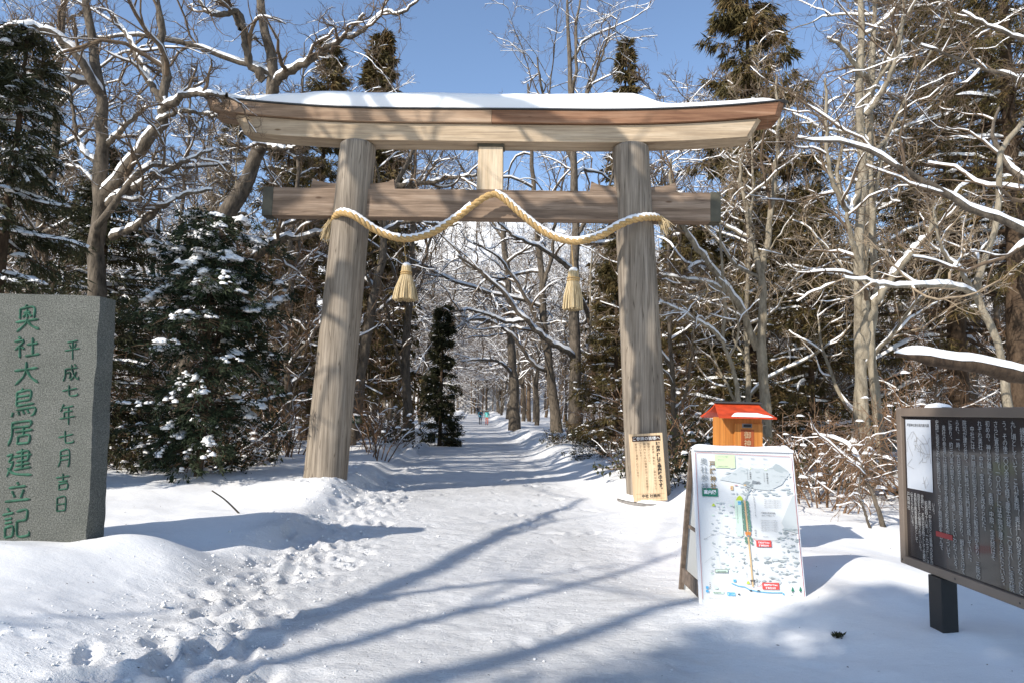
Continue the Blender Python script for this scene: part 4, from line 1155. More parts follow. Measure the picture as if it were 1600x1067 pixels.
def shrub(name, base, H, spread, n=16, fol=None, snow=1.0, leafy=0, twig=None, root=None, tw=0.005):
    t = root or empty(name, tuple(base)); twig = twig or M_TWIGRED
    cr = MB(); sn = MB()
    az = rng.random(n)*2*np.pi; q = rng.random(n)
    S0 = np.stack([np.cos(az)*q*spread*0.35, np.sin(az)*q*spread*0.35, np.full(n, -0.15)], 1)
    D0 = np.stack([np.cos(az)*(0.2+0.8*q)*spread/H, np.sin(az)*(0.2+0.8*q)*spread/H, np.full(n, 0.9)], 1)
    L = H*rng.uniform(0.55, 1.15, n)
    P, R = grow(S0, D0, L, rng.uniform(0.008, 0.02, n)*(0.6+0.25*H), np.full(n, tw), 8, 0.13, -0.01)
    tubes(cr, P, R, 5)
    if snow: snow_strips(sn, P, R, 0.022, 0.38*snow, 0.8, 0.008)
    B, D, L2, r = sprout(P, R, 6, 0.2, 1, 42, 15, 0.6, 0.42)
    P2, R2 = grow(B, D, L2, np.clip(r, tw*0.8, 0.012), np.full_like(r, tw*0.6), 5, 0.2, 0.0)
    tubes(cr, P2, R2, 3)
    if snow: snow_strips(sn, P2, R2, 0.02, 0.28*snow, 0.8, 0.008)
    B, D, L3, r = sprout(P2, R2, 4, 0.2, 1, 42, 15, 0.7, 0.5)
    P3, R3 = grow(B, D, L3, np.full_like(r, tw*0.7), np.full_like(r, tw*0.4), 3, 0.2, 0.0)
    tubes(cr, P3, R3, 3)
    if leafy:
        Cc = np.repeat(P3[:, -1], leafy, 0)+rng.normal(0, 0.04, (len(P3)*leafy, 3))
        leaf_blades(cr, Cc, rng.normal(0, 0.6, Cc.shape)+np.array([0, 0, -0.35]), rng.uniform(0.06, 0.14, len(Cc)), rng.uniform(0.012, 0.028, len(Cc)), 1)
    if snow:
        for c in P3[rng.random(len(P3)) < 0.05*snow, -1]:
            rr_ = rng.uniform(0.025, 0.07); blob(sn, c, (rr_*1.3, rr_*1.2, rr_*0.6), seg=6, rings=2)
    cr.build("branches", [twig, fol or M_FOLD], t)
    if sn.v: sn.build("snow_cover", M_SNOWCAP, t)
    return t
def ground_at(px, py_dummy, Y):
    p = at(px, 600, Y); return np.array([p[0], Y, hz(p[0], Y)-0.05])

# --- the oak behind the stone ---
b = ground_at(148, 0, 13)
oak = bare_tree("oak_tree", b, [
    pxpoly(b, [(146,660,13),(149,470,13),(151,400,13),(154,310,13),(160,235,13),(160,135,13),(146,60,13),(133,-40,13),(126,-140,13)], 0.185, 0.025),
    pxpoly(b, [(160,305,13),(178,285,12.9),(203,258,12.8),(233,216,12.6),(257,190,12.5),(254,164,12.5),(259,101,12.5),(250,34,12.5),(243,-20,12.5),(238,-110,12.6)], 0.115, 0.02),
    pxpoly(b, [(255,165,12.5),(233,128,12.6),(209,78,12.8),(196,55,12.9),(170,20,13)], 0.075, 0.02),
    pxpoly(b, [(252,175,12.5),(287,150,12.2),(320,148,12.0),(351,151,11.8)], 0.075, 0.03),
    pxpoly(b, [(246,190,12.5),(280,174,12.4),(310,176,12.3),(337,182,12.2)], 0.05, 0.02),
    pxpoly(b, [(160,150,13),(148,135,12.8),(111,78,12.5),(68,47,12.3),(17,44,12.0),(-30,60,12)], 0.09, 0.03),
    pxpoly(b, [(162,135,13),(120,125,12.7),(78,115,12.4),(34,128,12.2),(-5,150,12)], 0.075, 0.03),
    pxpoly(b, [(170,320,13),(182,308,12.8),(219,287,12.5),(255,268,12.2),(287,250,12),(334,233,11.8)], 0.085, 0.02),
    pxpoly(b, [(175,372,13),(216,351,12.6),(250,325,12.4),(287,304,12.1),(334,294,12)], 0.075, 0.02),
    pxpoly(b, [(165,232,13),(180,215,12.9),(215,175,12.7),(228,168,12.6)], 0.06, 0.02),
    pxpoly(b, [(158,260,13),(130,235,13.1),(118,205,13.2),(112,160,13.3),(108,120,13.3)], 0.055, 0.015),
    pxpoly(b, [(152,290,13),(120,262,13.2),(80,262,13.3),(50,262,13.4)], 0.03, 0.012),
    ], nl=3, n2=6, n3=9, n4=7, up=0.03, wander=0.27, tw=0.0045)
tag(oak, "gnarled many limbed oak rising directly behind the grey inscribed stone, snow on its crooked limbs", "tree")

# --- the leaning trunk behind the gate's left end ---
b = ground_at(300, 0, 17)
lean = bare_tree("oak_tree", b, [
    pxpoly(b, [(285,690,17),(300,560,17),(316,440,17),(334,360,17),(364,304,17),(385,253,17),(400,225,17),(415,155,17),(418,95,17),(408,34,17),(401,-40,17),(398,-140,17)], 0.28, 0.045),
    pxpoly(b, [(413,125,17),(400,108,16.9),(388,95,16.8),(381,44,16.6),(371,20,16.5),(345,22,16.2),(324,21,16),(308,0,16)], 0.12, 0.03),
    pxpoly(b, [(378,45,16.6),(362,15,16.5),(340,-20,16.4)], 0.09, 0.02),
    pxpoly(b, [(423,150,17),(440,118,16.8),(462,104,16.5),(483,93,16.2),(512,74,16),(545,54,15.8),(575,20,15.5)], 0.12, 0.03),
    pxpoly(b, [(540,58,15.8),(560,52,15.6),(600,20,15.5),(625,22,15.4),(660,-5,15.2)], 0.06, 0.02),
    pxpoly(b, [(398,234,17),(416,228,16.8),(440,233,16.5),(462,226,16.3)], 0.11, 0.02),
    pxpoly(b, [(322,450,17),(351,432,16.7),(385,408,16.3),(398,398,16.2),(439,374,15.8),(470,370,15.6),(510,362,15.4)], 0.13, 0.05),
    pxpoly(b, [(425,380,15.9),(445,355,15.8),(470,345,15.7),(490,340,15.6)], 0.05, 0.02),
    ], nl=3, lt=(0.6, 1.0), n2=6, n3=9, n4=7, up=0.04, wander=0.27, tw=0.0045)
tag(lean, "stout leaning trunk crossing behind the torii's left beam end, with snowy forks above it", "tree")

# --- pale trees on the right ---
b = ground_at(1366, 0, 12.5)
pt = bare_tree("pale_tree", b, [
    pxpoly(b, [(1362,765,12.5),(1356,710,12.5),(1349,650,12.5),(1346,553,12.5),(1344,450,12.6),(1347,350,12.7),(1350,250,12.8),(1346,150,12.9),(1350,40,13),(1350,-120,13.2)], 0.105, 0.045),
    pxpoly(b, [(1350,560,12.5),(1356,490,12.4),(1352,440,12.3),(1345,400,12.2),(1335,372,12.1),(1328,330,12)], 0.09, 0.03),
    pxpoly(b, [(1357,500,12.4),(1366,478,12.3),(1385,446,12.2),(1405,420,12.1),(1432,390,12),(1455,360,11.9),(1462,330,11.8)], 0.075, 0.03),
    pxpoly(b, [(1349,270,12.8),(1330,330,12.6),(1318,320,12.5),(1300,285,12.4),(1292,240,12.3),(1290,180,12.3),(1288,120,12.2)], 0.06, 0.02),
    pxpoly(b, [(1347,120,12.9),(1325,90,12.7),(1305,70,12.6),(1290,62,12.5)], 0.05, 0.02),
    pxpoly(b, [(1352,180,12.9),(1380,140,12.7),(1400,90,12.6),(1412,20,12.5),(1420,-60,12.5)], 0.05, 0.02),
    ], nl=7, lt=(0.45, 1.0), n2=6, n3=7, n4=5, tw=0.0045, bark=M_BARKPALE, twig=M_TWIG, up=0.05)
tag(pt, "tall forked pale trunk rising from the snow left of the history board", "tree")
b = ground_at(1380, 0, 13.3)
pt = bare_tree("pale_tree", b, [
    pxpoly(b, [(1390,740,13.3),(1378,700,13.3),(1370,620,13.3),(1362,560,13.3),(1364,460,13.4),(1361,330,13.5),(1358,200,13.6),(1362,90,13.8),(1366,-60,14)], 0.085, 0.035),
    ], nl=7, lt=(0.45, 1.0), n2=6, n3=7, n4=6, tw=0.0045, bark=M_BARKPALE, twig=M_TWIG, up=0.06)
tag(pt, "slimmer pale trunk close behind the right side of the tall forked one", "tree")
b = ground_at(1195, 0, 14.9)
pt = bare_tree("pale_tree", b, [
    pxpoly(b, [(1200,750,14.9),(1196,680,14.9),(1191,610,14.9),(1186,550,14.9),(1188,490,14.9),(1185,440,14.9),(1176,400,15.0),(1166,365,15.1),(1160,330,15.2),(1150,250,15.3)], 0.14, 0.022),
    pxpoly(b, [(1184,545,14.9),(1172,515,14.8),(1160,488,14.7),(1137,455,14.5),(1110,415,14.3),(1090,390,14.2),(1072,362,14.1),(1050,320,14.1),(1046,250,14.1)], 0.085, 0.022),
    pxpoly(b, [(1186,440,14.9),(1195,405,14.9),(1202,355,14.9),(1210,280,15.0),(1216,210,15.1),(1214,120,15.2)], 0.08, 0.022),
    pxpoly(b, [(1140,460,14.5),(1118,446,14.4),(1090,440,14.2),(1060,436,14.0),(1030,432,13.9)], 0.04, 0.02),
    ], nl=4, lt=(0.5, 1.0), n2=7, n3=7, n4=6, tw=0.0045, bark=M_BARKPALE, twig=M_TWIG, up=0.06)
tag(pt, "pale Y shaped tree whose trunk stands behind the orange box", "tree")
b = ground_at(1157, 0, 14.1)
pt = bare_tree("young_tree", b, [
    pxpoly(b, [(1162,700,14.1),(1156,640,14.1),(1146,575,14.1),(1131,535,14.1),(1134,480,14.1),(1128,400,14.2),(1124,320,14.3)], 0.06, 0.013),
    pxpoly(b, [(1131,536,14.1),(1112,515,13.9),(1092,502,13.8),(1062,484,13.7),(1030,470,13.5)], 0.04, 0.015),
    ], nl=3, n2=5, n3=5, n4=4, bark=M_BARKPALE, twig=M_TWIGPALE)
tag(pt, "thin young tree bending left just above the orange box's roof", "tree")
b = ground_at(1580, 0, 8.6)
pt = bare_tree("young_tree", b, [
    pxpoly(b, [(1585,720,8.6),(1563,552,8.6),(1539,495,8.6),(1523,455,8.6),(1538,408,8.6),(1556,350,8.6),(1561,290,8.6),(1563,236,8.6),(1580,212,8.6),(1602,185,8.6),(1640,120,8.6)], 0.055, 0.02),
    pxpoly(b, [(1523,458,8.6),(1508,435,8.5),(1495,417,8.4),(1480,404,8.4),(1466,370,8.3),(1460,320,8.3)], 0.03, 0.01),
    pxpoly(b, [(1525,465,8.6),(1509,455,8.4),(1482,447,8.2),(1440,446,8),(1397,447,7.8),(1355,438,7.6),(1320,433,7.5)], 0.04, 0.012),
    ], nl=2, n2=5, n3=5, n4=4, bark=M_BARKPALE, twig=M_TWIGPALE)
tag(pt, "slender kinked sapling rising from behind the snow capped log at the right edge", "tree")
b = ground_at(1740, 0, 8.2)
pt = bare_tree("oak_tree", b, [
    pxpoly(b, [(1740,720,8.2),(1735,500,8.2),(1725,300,8.2),(1735,100,8.2),(1750,-150,8.4)], 0.16, 0.06),
    pxpoly(b, [(1728,420,8.2),(1660,385,8),(1600,358,7.8),(1532,330,7.7),(1465,290,7.6),(1397,256,7.5),(1357,233,7.5),(1300,220,7.4),(1249,216,7.3)], 0.06, 0.012),
    pxpoly(b, [(1727,200,8.2),(1660,150,8),(1600,125,7.9),(1545,113,7.8),(1505,97,7.8),(1470,80,7.7),(1440,70,7.6)], 0.04, 0.01),
    pxpoly(b, [(1730,90,8.2),(1660,80,8),(1600,62,7.9),(1560,50,7.8),(1500,20,7.8)], 0.035, 0.01),
    ], nl=2, n2=5, n3=6, n4=5, tw=0.004, twig=M_TWIG)
tag(pt, "tree beyond the right edge reaching long thin snowy boughs into the picture above the board", "tree")

# --- broken log with a thick cushion of snow ---
lb = at(1640, 590, 7.4); LB = np.array([lb[0], 7.4, 0.0])
log = tag(empty("broken_log", tuple(LB)), "broken brown log with a thick snow cushion jutting in above the history board", "log")
mb = MB(); sn = MB()
P = resample([at(1398,553,6.9), at(1430,557,6.95), at(1480,566,7.05), at(1530,572,7.15), at(1575,583,7.25), at(1640,596,7.4), at(1760,625,7.7), at(1900,690,8.1), at(2060,790,8.5)], 50)-LB
Rl = np.linspace(0.055, 0.17, 50)*(1+0.09*rng.normal(0, 1, 50)); Rl[:2] *= 0.5
tubes(mb, P[None], Rl[None], 12, jag=0.06); mb.build("bark", M_BARKDK, log)
n = 44; V = []
for i in range(n):
    h = (0.105+0.06*float(vn(np.array(i*0.19), np.array(1.0))))*min(1, i/1.5+0.15); r = Rl[i]
    for s, hh in ((-1.02, -0.15), (-1.0, 0.35), (-0.6, 0.9), (0, 1.0), (0.6, 0.9), (1.0, 0.35), (1.02, -0.15)):
        V.append(P[i]+np.array([0.15*s*r, s*r, r*0.62+h*hh]))
sn.add(V, [[i*7+j, i*7+7+j, i*7+8+j, i*7+1+j] for i in range(n-1) for j in range(6)]+[[6, 5, 4, 3, 2, 1, 0]]); sn.build("snow_cover", M_SNOWCAP, log)

# --- trees on the far side of the gate, along the path ---
b = ground_at(898, 0, 30)
pt = bare_tree("oak_tree", b, [
    pxpoly(b, [(898,700,30),(898,620,30),(897,540,30),(896,400,30),(895,300,30),(892,180,30),(888,60,30),(886,0,30)], 0.29, 0.05),
    pxpoly(b, [(895,560,30),(880,545,29.5),(850,527,29),(817,495,28.5),(780,451,28),(746,421,27.6),(715,399,27.3)], 0.14, 0.04),
    pxpoly(b, [(820,500,28.5),(795,503,28.3),(766,492,28),(736,482,27.7),(700,486,27.5)], 0.09, 0.03),
    pxpoly(b, [(896,430,30),(884,414,29.7),(850,390,29.2),(800,367,28.6),(770,340,28.3)], 0.12, 0.03),
    pxpoly(b, [(896,380,30),(915,345,29.8),(945,310,29.5),(960,250,29.2)], 0.10, 0.03),
    pxpoly(b, [(894,250,30),(870,200,29.7),(850,150,29.5),(840,90,29.3)], 0.10, 0.03),
    pxpoly(b, [(892,200,30),(920,140,29.8),(940,90,29.5),(955,40,29)], 0.10, 0.03),
    ], nl=7, lt=(0.3, 1), n2=6, n3=6, n4=5, tw=0.009, up=0.03, cov=1.6)
tag(pt, "straight trunk behind the right tassel, its long snowy boughs slanting left", "tree")
b = ground_at(870, 0, 37)
pt = bare_tree("oak_tree", b, [
    pxpoly(b, [(872,690,37),(862,600,37),(852,520,37),(848,440,37),(838,330,37),(832,240,37),(826,130,37)], 0.26, 0.05),
    pxpoly(b, [(852,530,37),(830,480,36.5),(800,430,36),(775,400,35.5),(740,380,35)], 0.13, 0.04),
    pxpoly(b, [(858,580,37),(835,570,36.5),(800,525,36),(760,500,35.5),(720,500,35)], 0.11, 0.04),
    pxpoly(b, [(848,450,37),(862,400,36.8),(868,350,36.5),(885,260,36)], 0.11, 0.04),
    ], nl=8, lt=(0.3, 1), n2=6, n3=6, n4=5, tw=0.010, up=0.03, cov=1.6)
tag(pt, "crooked oak just left of the trunk behind the right tassel, leaning over the path", "tree")
b = ground_at(803, 0, 48)
pt = bare_tree("oak_tree", b, [
    pxpoly(b, [(804,672,48),(803,600,48),(800,540,48),(797,470,48),(790,390,48),(786,300,48),(782,210,48)], 0.34, 0.06),
    pxpoly(b, [(802,585,48),(780,566,47),(750,562,46.5),(720,566,46)], 0.12, 0.04),
    pxpoly(b, [(798,500,48),(775,470,47),(750,455,46),(715,450,45)], 0.14, 0.04),
    ], nl=9, lt=(0.3, 1), n2=6, n3=5, n4=4, tw=0.012, up=0.03, cov=1.6)
tag(pt, "stout trunk standing close on the right edge of the path beyond the gate", "tree")
b = ground_at(638, 0, 27)
pt = bare_tree("oak_tree", b, [
    pxpoly(b, [(638,690,27),(637,640,27),(634,593,27),(636,520,27),(641,460,27),(646,380,27),(648,280,27),(655,180,27)], 0.19, 0.04),
    pxpoly(b, [(634,600,27),(622,560,26.8),(612,520,26.6),(602,470,26.5),(590,430,26.4)], 0.08, 0.03),
    ], nl=8, lt=(0.3, 1), n2=6, n3=6, n4=4, tw=0.009, up=0.03)
tag(pt, "slim trunk on the left bank directly below the left tassel", "tree")
b = ground_at(552, 0, 22)
pt = bare_tree("oak_tree", b, [
    pxpoly(b, [(550,690,22),(556,640,22),(566,560,22),(576,500,22),(586,450,22),(594,410,22),(597,370,22),(603,320,22),(640,240,22),(648,170,22)], 0.2, 0.03),
    pxpoly(b, [(596,372,22),(606,360,21.8),(640,345,21.5),(680,350,21.2),(720,352,21)], 0.09, 0.03),
    pxpoly(b, [(603,300,22),(625,290,21.7),(660,288,21.4),(700,280,21.1),(745,275,20.8)], 0.10, 0.04),
    pxpoly(b, [(585,455,22),(572,430,22),(566,405,22)], 0.06, 0.02),
    pxpoly(b, [(578,500,22),(610,470,21.8),(650,440,21.5)], 0.06, 0.02),
    ], nl=4, lt=(0.4, 1), n2=6, n3=6, n4=4, tw=0.008, up=0.03)
tag(pt, "snow streaked leaning trunk visible just right of the torii's left pillar", "tree")

# --- conifers one can pick out ---
def place_conifer(px, ytop, Y, Rb, label, **kw):
    g = ground_at(px, 0, Y); H = at(px, ytop, Y)[2]-g[2]
    return tag(conifer("conifer_tree", g, H, Rb, **kw), label, "conifer")
place_conifer(-22, 40, 10.5, 1.35, "dark snowy conifer at the picture's left edge, its boughs sloping down beside the sky", fol=M_FOLD, snow=0.55, whorls=26, per=6, droop=0.7, tufts=14, blades=13, bl=0.17, bw=0.011, gappy=0.3, shape=0.7)
place_conifer(150, 238, 14.5, 1.8, "dark bushy conifer wrapped round the oak trunk behind the stone", fol=M_FOLD, snow=0.35, whorls=26, per=7, tufts=12, blades=12, bl=0.18, bw=0.012, droop=0.4, gappy=0.3)
place_conifer(482, 62, 25, 2.9, "tall olive green conifer behind the left pillar and beam end", fol=M_FOLB, snow=0.35, whorls=34, per=7, gappy=0.35, droop=0.5, bl=0.32, bw=0.018, blades=12)
place_conifer(430, 190, 22, 2.0, "shorter dark green conifer between the leaning trunk and the left pillar", fol=M_FOLB, snow=0.5, whorls=28, per=6, droop=0.5, bl=0.28, bw=0.016, blades=12)
place_conifer(572, 52, 33, 3.1, "dense pointed conifer whose top rises above the beam over the left pillar", fol=M_FOLB, snow=0.15, whorls=40, per=8, gappy=0.1, bl=0.42, bw=0.05, droop=0.45, shape=0.85)
place_conifer(970, 68, 40, 2.6, "narrow conifer top rising above the beam over the right pillar", fol=M_FOLB, snow=0.2, whorls=38, per=7, gappy=0.2, bl=0.45, bw=0.05)
place_conifer(690, 480, 30, 0.8, "small narrow almost black conifer on the left bank of the path", fol=M_FOLD, snow=0.1, whorls=24, per=6, gappy=0.12, bl=0.22, bw=0.018, tufts=10, blades=14, shape=0.75, z0=0.05)
place_conifer(1178, -130, 22, 3.3, "tall conifer with hanging olive clumps above the torii's right beam end", fol=M_FOLB, snow=0.25, whorls=30, per=6, gappy=0.45, z0=0.25, droop=0.35, bl=0.42, bw=0.022, tufts=15, blades=16, hang=1.1, r0=0.2)
place_conifer(1500, -260, 18, 4.6, "huge brown green conifer filling the upper right behind the pale trunks", fol=M_FOLB, snow=0.25, whorls=34, per=7, gappy=0.3, z0=0.16, droop=0.45, bl=0.30, bw=0.013, tufts=18, blades=13, r0=0.28)
place_conifer(1592, -300, 14.5, 3.6, "thick dark trunked conifer at the right edge behind the snow capped log", fol=M_FOLB, snow=0.3, whorls=32, per=6, gappy=0.3, z0=0.3, droop=0.45, bl=0.26, bw=0.012, tufts=16, blades=13, r0=0.27)
place_conifer(1270, 300, 19, 2.2, "rusty brown conifer behind the thicket between the pale trees", fol=M_FOLB, snow=0.45, whorls=26, per=7, gappy=0.3, z0=0.08, bl=0.26, bw=0.015, blades=12)
place_conifer(960, 380, 26, 1.9, "rusty brown conifer directly behind the right pillar", fol=M_FOLB, snow=0.35, whorls=28, per=7, gappy=0.3, z0=0.06, bl=0.26, bw=0.016, blades=12)
place_conifer(1080, 330, 21, 2.0, "brown green conifer seen between the right pillar and the Y shaped tree", fol=M_FOLB, snow=0.45, whorls=28, per=7, gappy=0.3, z0=0.06, bl=0.26, bw=0.016, blades=12)
g = ground_at(318, 0, 12.2)
def yew_tree(base, H, Rb):
    t = empty("yew_tree", tuple(base)); tr = MB(); cr = MB(); sn = MB()
    TP = resample([(0, 0, -0.3), (0.05, 0, H*0.3), (-0.03, 0.05, H*0.65), (0.02, 0, H*0.97)], 20); TRr = np.linspace(0.08, 0.015, 20)
    tubes(tr, TP[None], TRr[None], 9, jag=0.03)
    n = 170; zz = 0.10+0.87*rng.random(n)**0.9; az = rng.random(n)*6.283
    kp = vn(az*1.5+2, zz*6) > -0.24; zz, az = zz[kp], az[kp]; n = len(zz)
    S0 = np.stack([np.interp(zz*H, TP[:, 2], TP[:, 0]), np.interp(zz*H, TP[:, 2], TP[:, 1]), zz*H], 1)
    lump = 0.5+1.0*(vn(az*1.1+5, zz*4)+0.5)
    L = Rb*lump*(np.clip(1-zz, 0, 1)**0.5*(0.62+1.15*zz)+0.10)*rng.uniform(0.5, 1.15, n)*(1+0.28*np.cos(az-0.4-2*zz))
    D0 = np.stack([np.cos(az), np.sin(az), rng.uniform(-0.1, 0.75, n)], 1)
    P, R = grow(S0, D0, L, np.clip(L*0.014, 0.008, 0.03), np.full(n, 0.004), 8, 0.10, -0.11)
    tubes(cr, P, R, 4, 1)
    k = 15; tt = 0.2+0.8*(np.arange(k)[None]+rng.random((n, k)))/k
    X = tt*8; I = np.minimum(X.astype(int), 7); Fr = (X-I)[..., None]; ar = np.arange(n)[:, None]
    B = (P[ar, I]*(1-Fr)+P[ar, I+1]*Fr).reshape(-1, 3); T = unit(P[ar, I+1]-P[ar, I]).reshape(-1, 3)
    sd = unit(np.cross(T, np.array([0, 0, 1.0])))*rng.choice([-1, 1], (len(B), 1))
    B2 = B+sd*rng.uniform(0.03, 0.30, (len(B), 1))+T*rng.uniform(0, 0.12, (len(B), 1))+np.array([0, 0, -1])*rng.uniform(0, 0.07, (len(B), 1))
    tubes(cr, np.stack([B, (B+B2)/2+[0, 0, 0.015], B2], 1), np.tile([0.006, 0.005, 0.003], (len(B), 1)), 3, 1)
    m = 15; Cc = np.repeat(B2, m, 0)+rng.normal(0, 0.035, (len(B2)*m, 3))
    leaf_blades(cr, Cc, np.repeat(T*0.5+sd*0.6, m, 0)+rng.normal(0, 0.45, Cc.shape)+np.array([0, 0, -0.25]), 0.12*rng.uniform(0.5, 1.3, len(Cc)), 0.012*rng.uniform(0.6, 1.3, len(Cc)))
    # snow lies in broken tongues on the outer sprays
    for q in np.nonzero(rng.random(n) < 0.85)[0]:
        big = rng.uniform(0.5, 1.2)*(0.6+0.7*zz[q]); i0 = rng.uniform(2.5, 5); ln = rng.uniform(1.5, 4.5)
        for w in range(rng.integers(5, 15)):
            u = min(7.99, i0+ln*rng.random()); k0 = int(u); c = P[q, k0]*(1-u+k0)+P[q, k0+1]*(u-k0)
            d = unit(P[q, k0+1]-P[q, k0]); side = unit(np.cross(d, np.array([0, 0, 1.0])))
            so_ = rng.normal(0, 0.08)*big; a = rng.uniform(0.04, 0.095)*big
            blob(sn, c+side*so_+np.array([0, 0, 0.015-0.45*abs(so_)]), (a*rng.uniform(0.8, 1.5), a*rng.uniform(0.8, 1.5), a*0.7), seg=7, rings=3, jag=0.2)
    tr.build("trunk", M_BARKDK, t); cr.build("crown", [M_FOLG, M_BARKDK], t); sn.build("snow_cover", M_SNOWCAP, t)
    return t
yew = yew_tree(g, at(330, 335, 12.2)[2]-g[2], 1.75)
tag(yew, "bushy dark yew left of the left pillar, loaded with lumps of snow", "yew")

# ------------------------------------------------------------------ the woods: kinds, then copies
class Src:  # a source tree is itself the first tree of its kind in the woods
    pass
def src_oak(H, r0, **kw):
    return bare_tree("oak_tree", (0, 0, 0), [rand_trunk(H, rng.uniform(0.02, 0.12), r0, 0.05, 0.15)], kids_from_trunk=0, **kw)
oaks = [src_oak(H, r0, nl=nl_, lt=(0.22, 0.98), la=50, ll=0.5, n2=7, n3=7, n4=5, tw=0.009, up=0.05, wander=0.25, cov=1.55) for H, r0, nl_ in ((14, 0.16, 13), (16, 0.2, 14), (12, 0.13, 11), (17, 0.19, 12))]
slims = [bare_tree("slender_tree", (0, 0, 0), [rand_trunk(H, 0.04, r0, 0.03, 0.12)], nl=18, lt=(0.15, 1), la=48, ll=0.26, n2=6, n3=6, n4=4, tw=0.008, up=0.07, bark=bk, twig=tw_) for H, r0, bk, tw_ in
         ((13, 0.12, M_BARK, M_TWIG), (11, 0.09, M_BARKPALE, M_TWIGPALE), (9, 0.07, M_BARK, M_TWIG))]
saps = [bare_tree("sapling", (0, 0, 0), [rand_trunk(H, 0.1, 0.035, 0.06, 0.2), rand_trunk(H*0.8, 0.22, 0.028, 0.06, 0.2), rand_trunk(H*0.7, 0.3, 0.022, 0.06, 0.2)], nl=9, lt=(0.1, 1), la=45, ll=0.4, n2=6, n3=5, n4=3,
                  tw=0.006, bark=M_BARK, twig=M_TWIGRED, up=0.03, kids_from_trunk=1) for H in (4.2, 3.2, 5.2)]
cedars = [conifer("cedar_tree", (0, 0, 0), H, R_, fol=f_, snow=s_, whorls=w_, per=6, gappy=0.3, droop=0.45, z0=z_, bl=0.3, bw=0.02, tufts=12, blades=11) for H, R_, f_, s_, w_, z_ in
          ((17, 2.3, M_FOLB, 0.4, 30, 0.15), (13, 2.0, M_FOLD, 0.45, 26, 0.1), (9, 1.8, M_FOLB, 0.5, 22, 0.08))]
shrubs = [shrub("shrub", (0, 0, 0), 1.5, 1.3, 18, snow=1.0), shrub("shrub", (0, 0, 0), 1.1, 1.4, 16, M_FOLD, 1.3, leafy=4), shrub("shrub", (0, 0, 0), 2.1, 1.3, 16, snow=0.8)]
LAB = {  # group, label left of the path, label right of the path
 'oak_tree': ("bare oaks in the woods", "bare snow dusted oak standing among the woods %s the path", "oak tree"),
 'slender_tree': ("slender bare trees in the woods", "slender straight bare tree in the woods %s the path", "tree"),
 'sapling': ("saplings of the undergrowth", "many stemmed bare sapling in the undergrowth %s the path", "sapling"),
 'cedar_tree': ("cedars in the woods", "shaggy snow flecked cedar among the bare trees %s the path", "cedar"),
 'shrub': ("snowy shrubs on the forest floor", "low tangled shrub holding snow on the forest floor %s the path", "shrub")}
taken = [(o.location.x, o.location.y) for o in C.objects if o.parent is None and o.get("category") in ("tree", "conifer", "yew")]
first = {}
def put(src, x, y, sc, rz=None, sz=None):
    kind = src.name.split(".")[0]; g, lab, cat = LAB[kind]
    side = "left of" if x < path_c(y) else "right of"
    loc = (x, y, hz(x, y)-0.03); rz = rng.random()*6.28 if rz is None else rz
    if src.name not in first:
        first[src.name] = 1; src.location = loc; src.rotation_euler = (0, 0, rz); src.scale = (sc, sc, sz or sc)
        return tag(src, lab % side, cat, g+" "+side+" the path")
    return copy_tree(src, loc, rz, (sc, sc, sz or sc), label=lab % side, cat=cat, group=g+" "+side+" the path")
def scatter(srcs, n, ylo, yhi, pw, clear, gap, scl, lim=0.80, add=3.5):
    c = 0; tries = 0
    while c < n and tries < n*60:
        tries += 1
        y = ylo+(yhi-ylo)*rng.random()**pw
        x = rng.uniform(-1, 1)*(lim*y+add)
        d = x-path_c(y)
        if abs(d) < clear+0.012*y: continue
        if abs(x) < 5.2 and y < 15.5: continue
        if any((x-a)**2+(y-b)**2 < gap*gap for a, b in taken): continue
        taken.append((x, y)); s = rng.uniform(*scl)
        put(srcs[c % len(srcs)], x, y, s); c += 1
# avenue of oaks that close over the path
for k in range(26):
    y = 34+k*4.6+rng.uniform(-1, 1); sd = 1 if k % 2 else -1
    x = path_c(y)+sd*rng.uniform(3.6, 5.2)
    if k in (1, 3): continue
    put(oaks[k % 4], x, y, rng.uniform(0.85, 1.15)); taken.append((x, y))
scatter(oaks, 44, 23, 95, 1.3, 4.2, 2.4, (0.75, 1.15))
scatter(slims, 64, 15.5, 75, 1.4, 4.0, 1.5, (0.75, 1.25))
scatter(cedars, 40, 17, 80, 1.3, 5.0, 2.2, (0.7, 1.2))
scatter(saps, 70, 14.5, 60, 1.5, 3.9, 0.9, (0.7, 1.2))
scatter(shrubs, 60, 13.5, 50, 1.5, 3.3, 0.7, (0.7, 1.3))

# --- far off wood on the slopes behind: one mass ---
def low_tree(H, r0, nl_, conif=False):
    P0 = resample(rand_trunk(H, 0.04, r0, 0.04, 0.1)[0], 8)[None]; R0 = np.linspace(r0, r0*0.15, 8)[None]
    a = MB(); s = MB(); tubes(a, P0, R0, 5)
    B, D, L, r = sprout(P0, R0, nl_, 0.25, 1, 48, 12, 0.55, 0.42)
    P1, R1 = grow(B, D, L, r, r*0.3, 6, 0.2, 0.05); tubes(a, P1, R1, 3); snow_strips(s, P1, R1, 0.12, 0.85, 1.0, 0.05)
    B, D, L, r = sprout(P1, R1, 7, 0.2, 1, 45, 14, 0.6, 0.5)
    P2, R2 = grow(B, D, L, np.full_like(r, 0.03), np.full_like(r, 0.016), 4, 0.22, 0.06); tubes(a, P2, R2, 3); snow_strips(s, P2, R2, 0.07, 0.55, 1.0, 0.03)
    B, D, L, r = sprout(P2, R2, 5, 0.2, 1, 42, 14, 0.6, 0.55)
    P3, R3 = grow(B, D, L, np.full_like(r, 0.015), np.full_like(r, 0.009), 2, 0.22, 0.06); tubes(a, P3, R3, 3)
    return [(np.concatenate(q.v), np.concatenate(q.f)) for q in (a, s)]
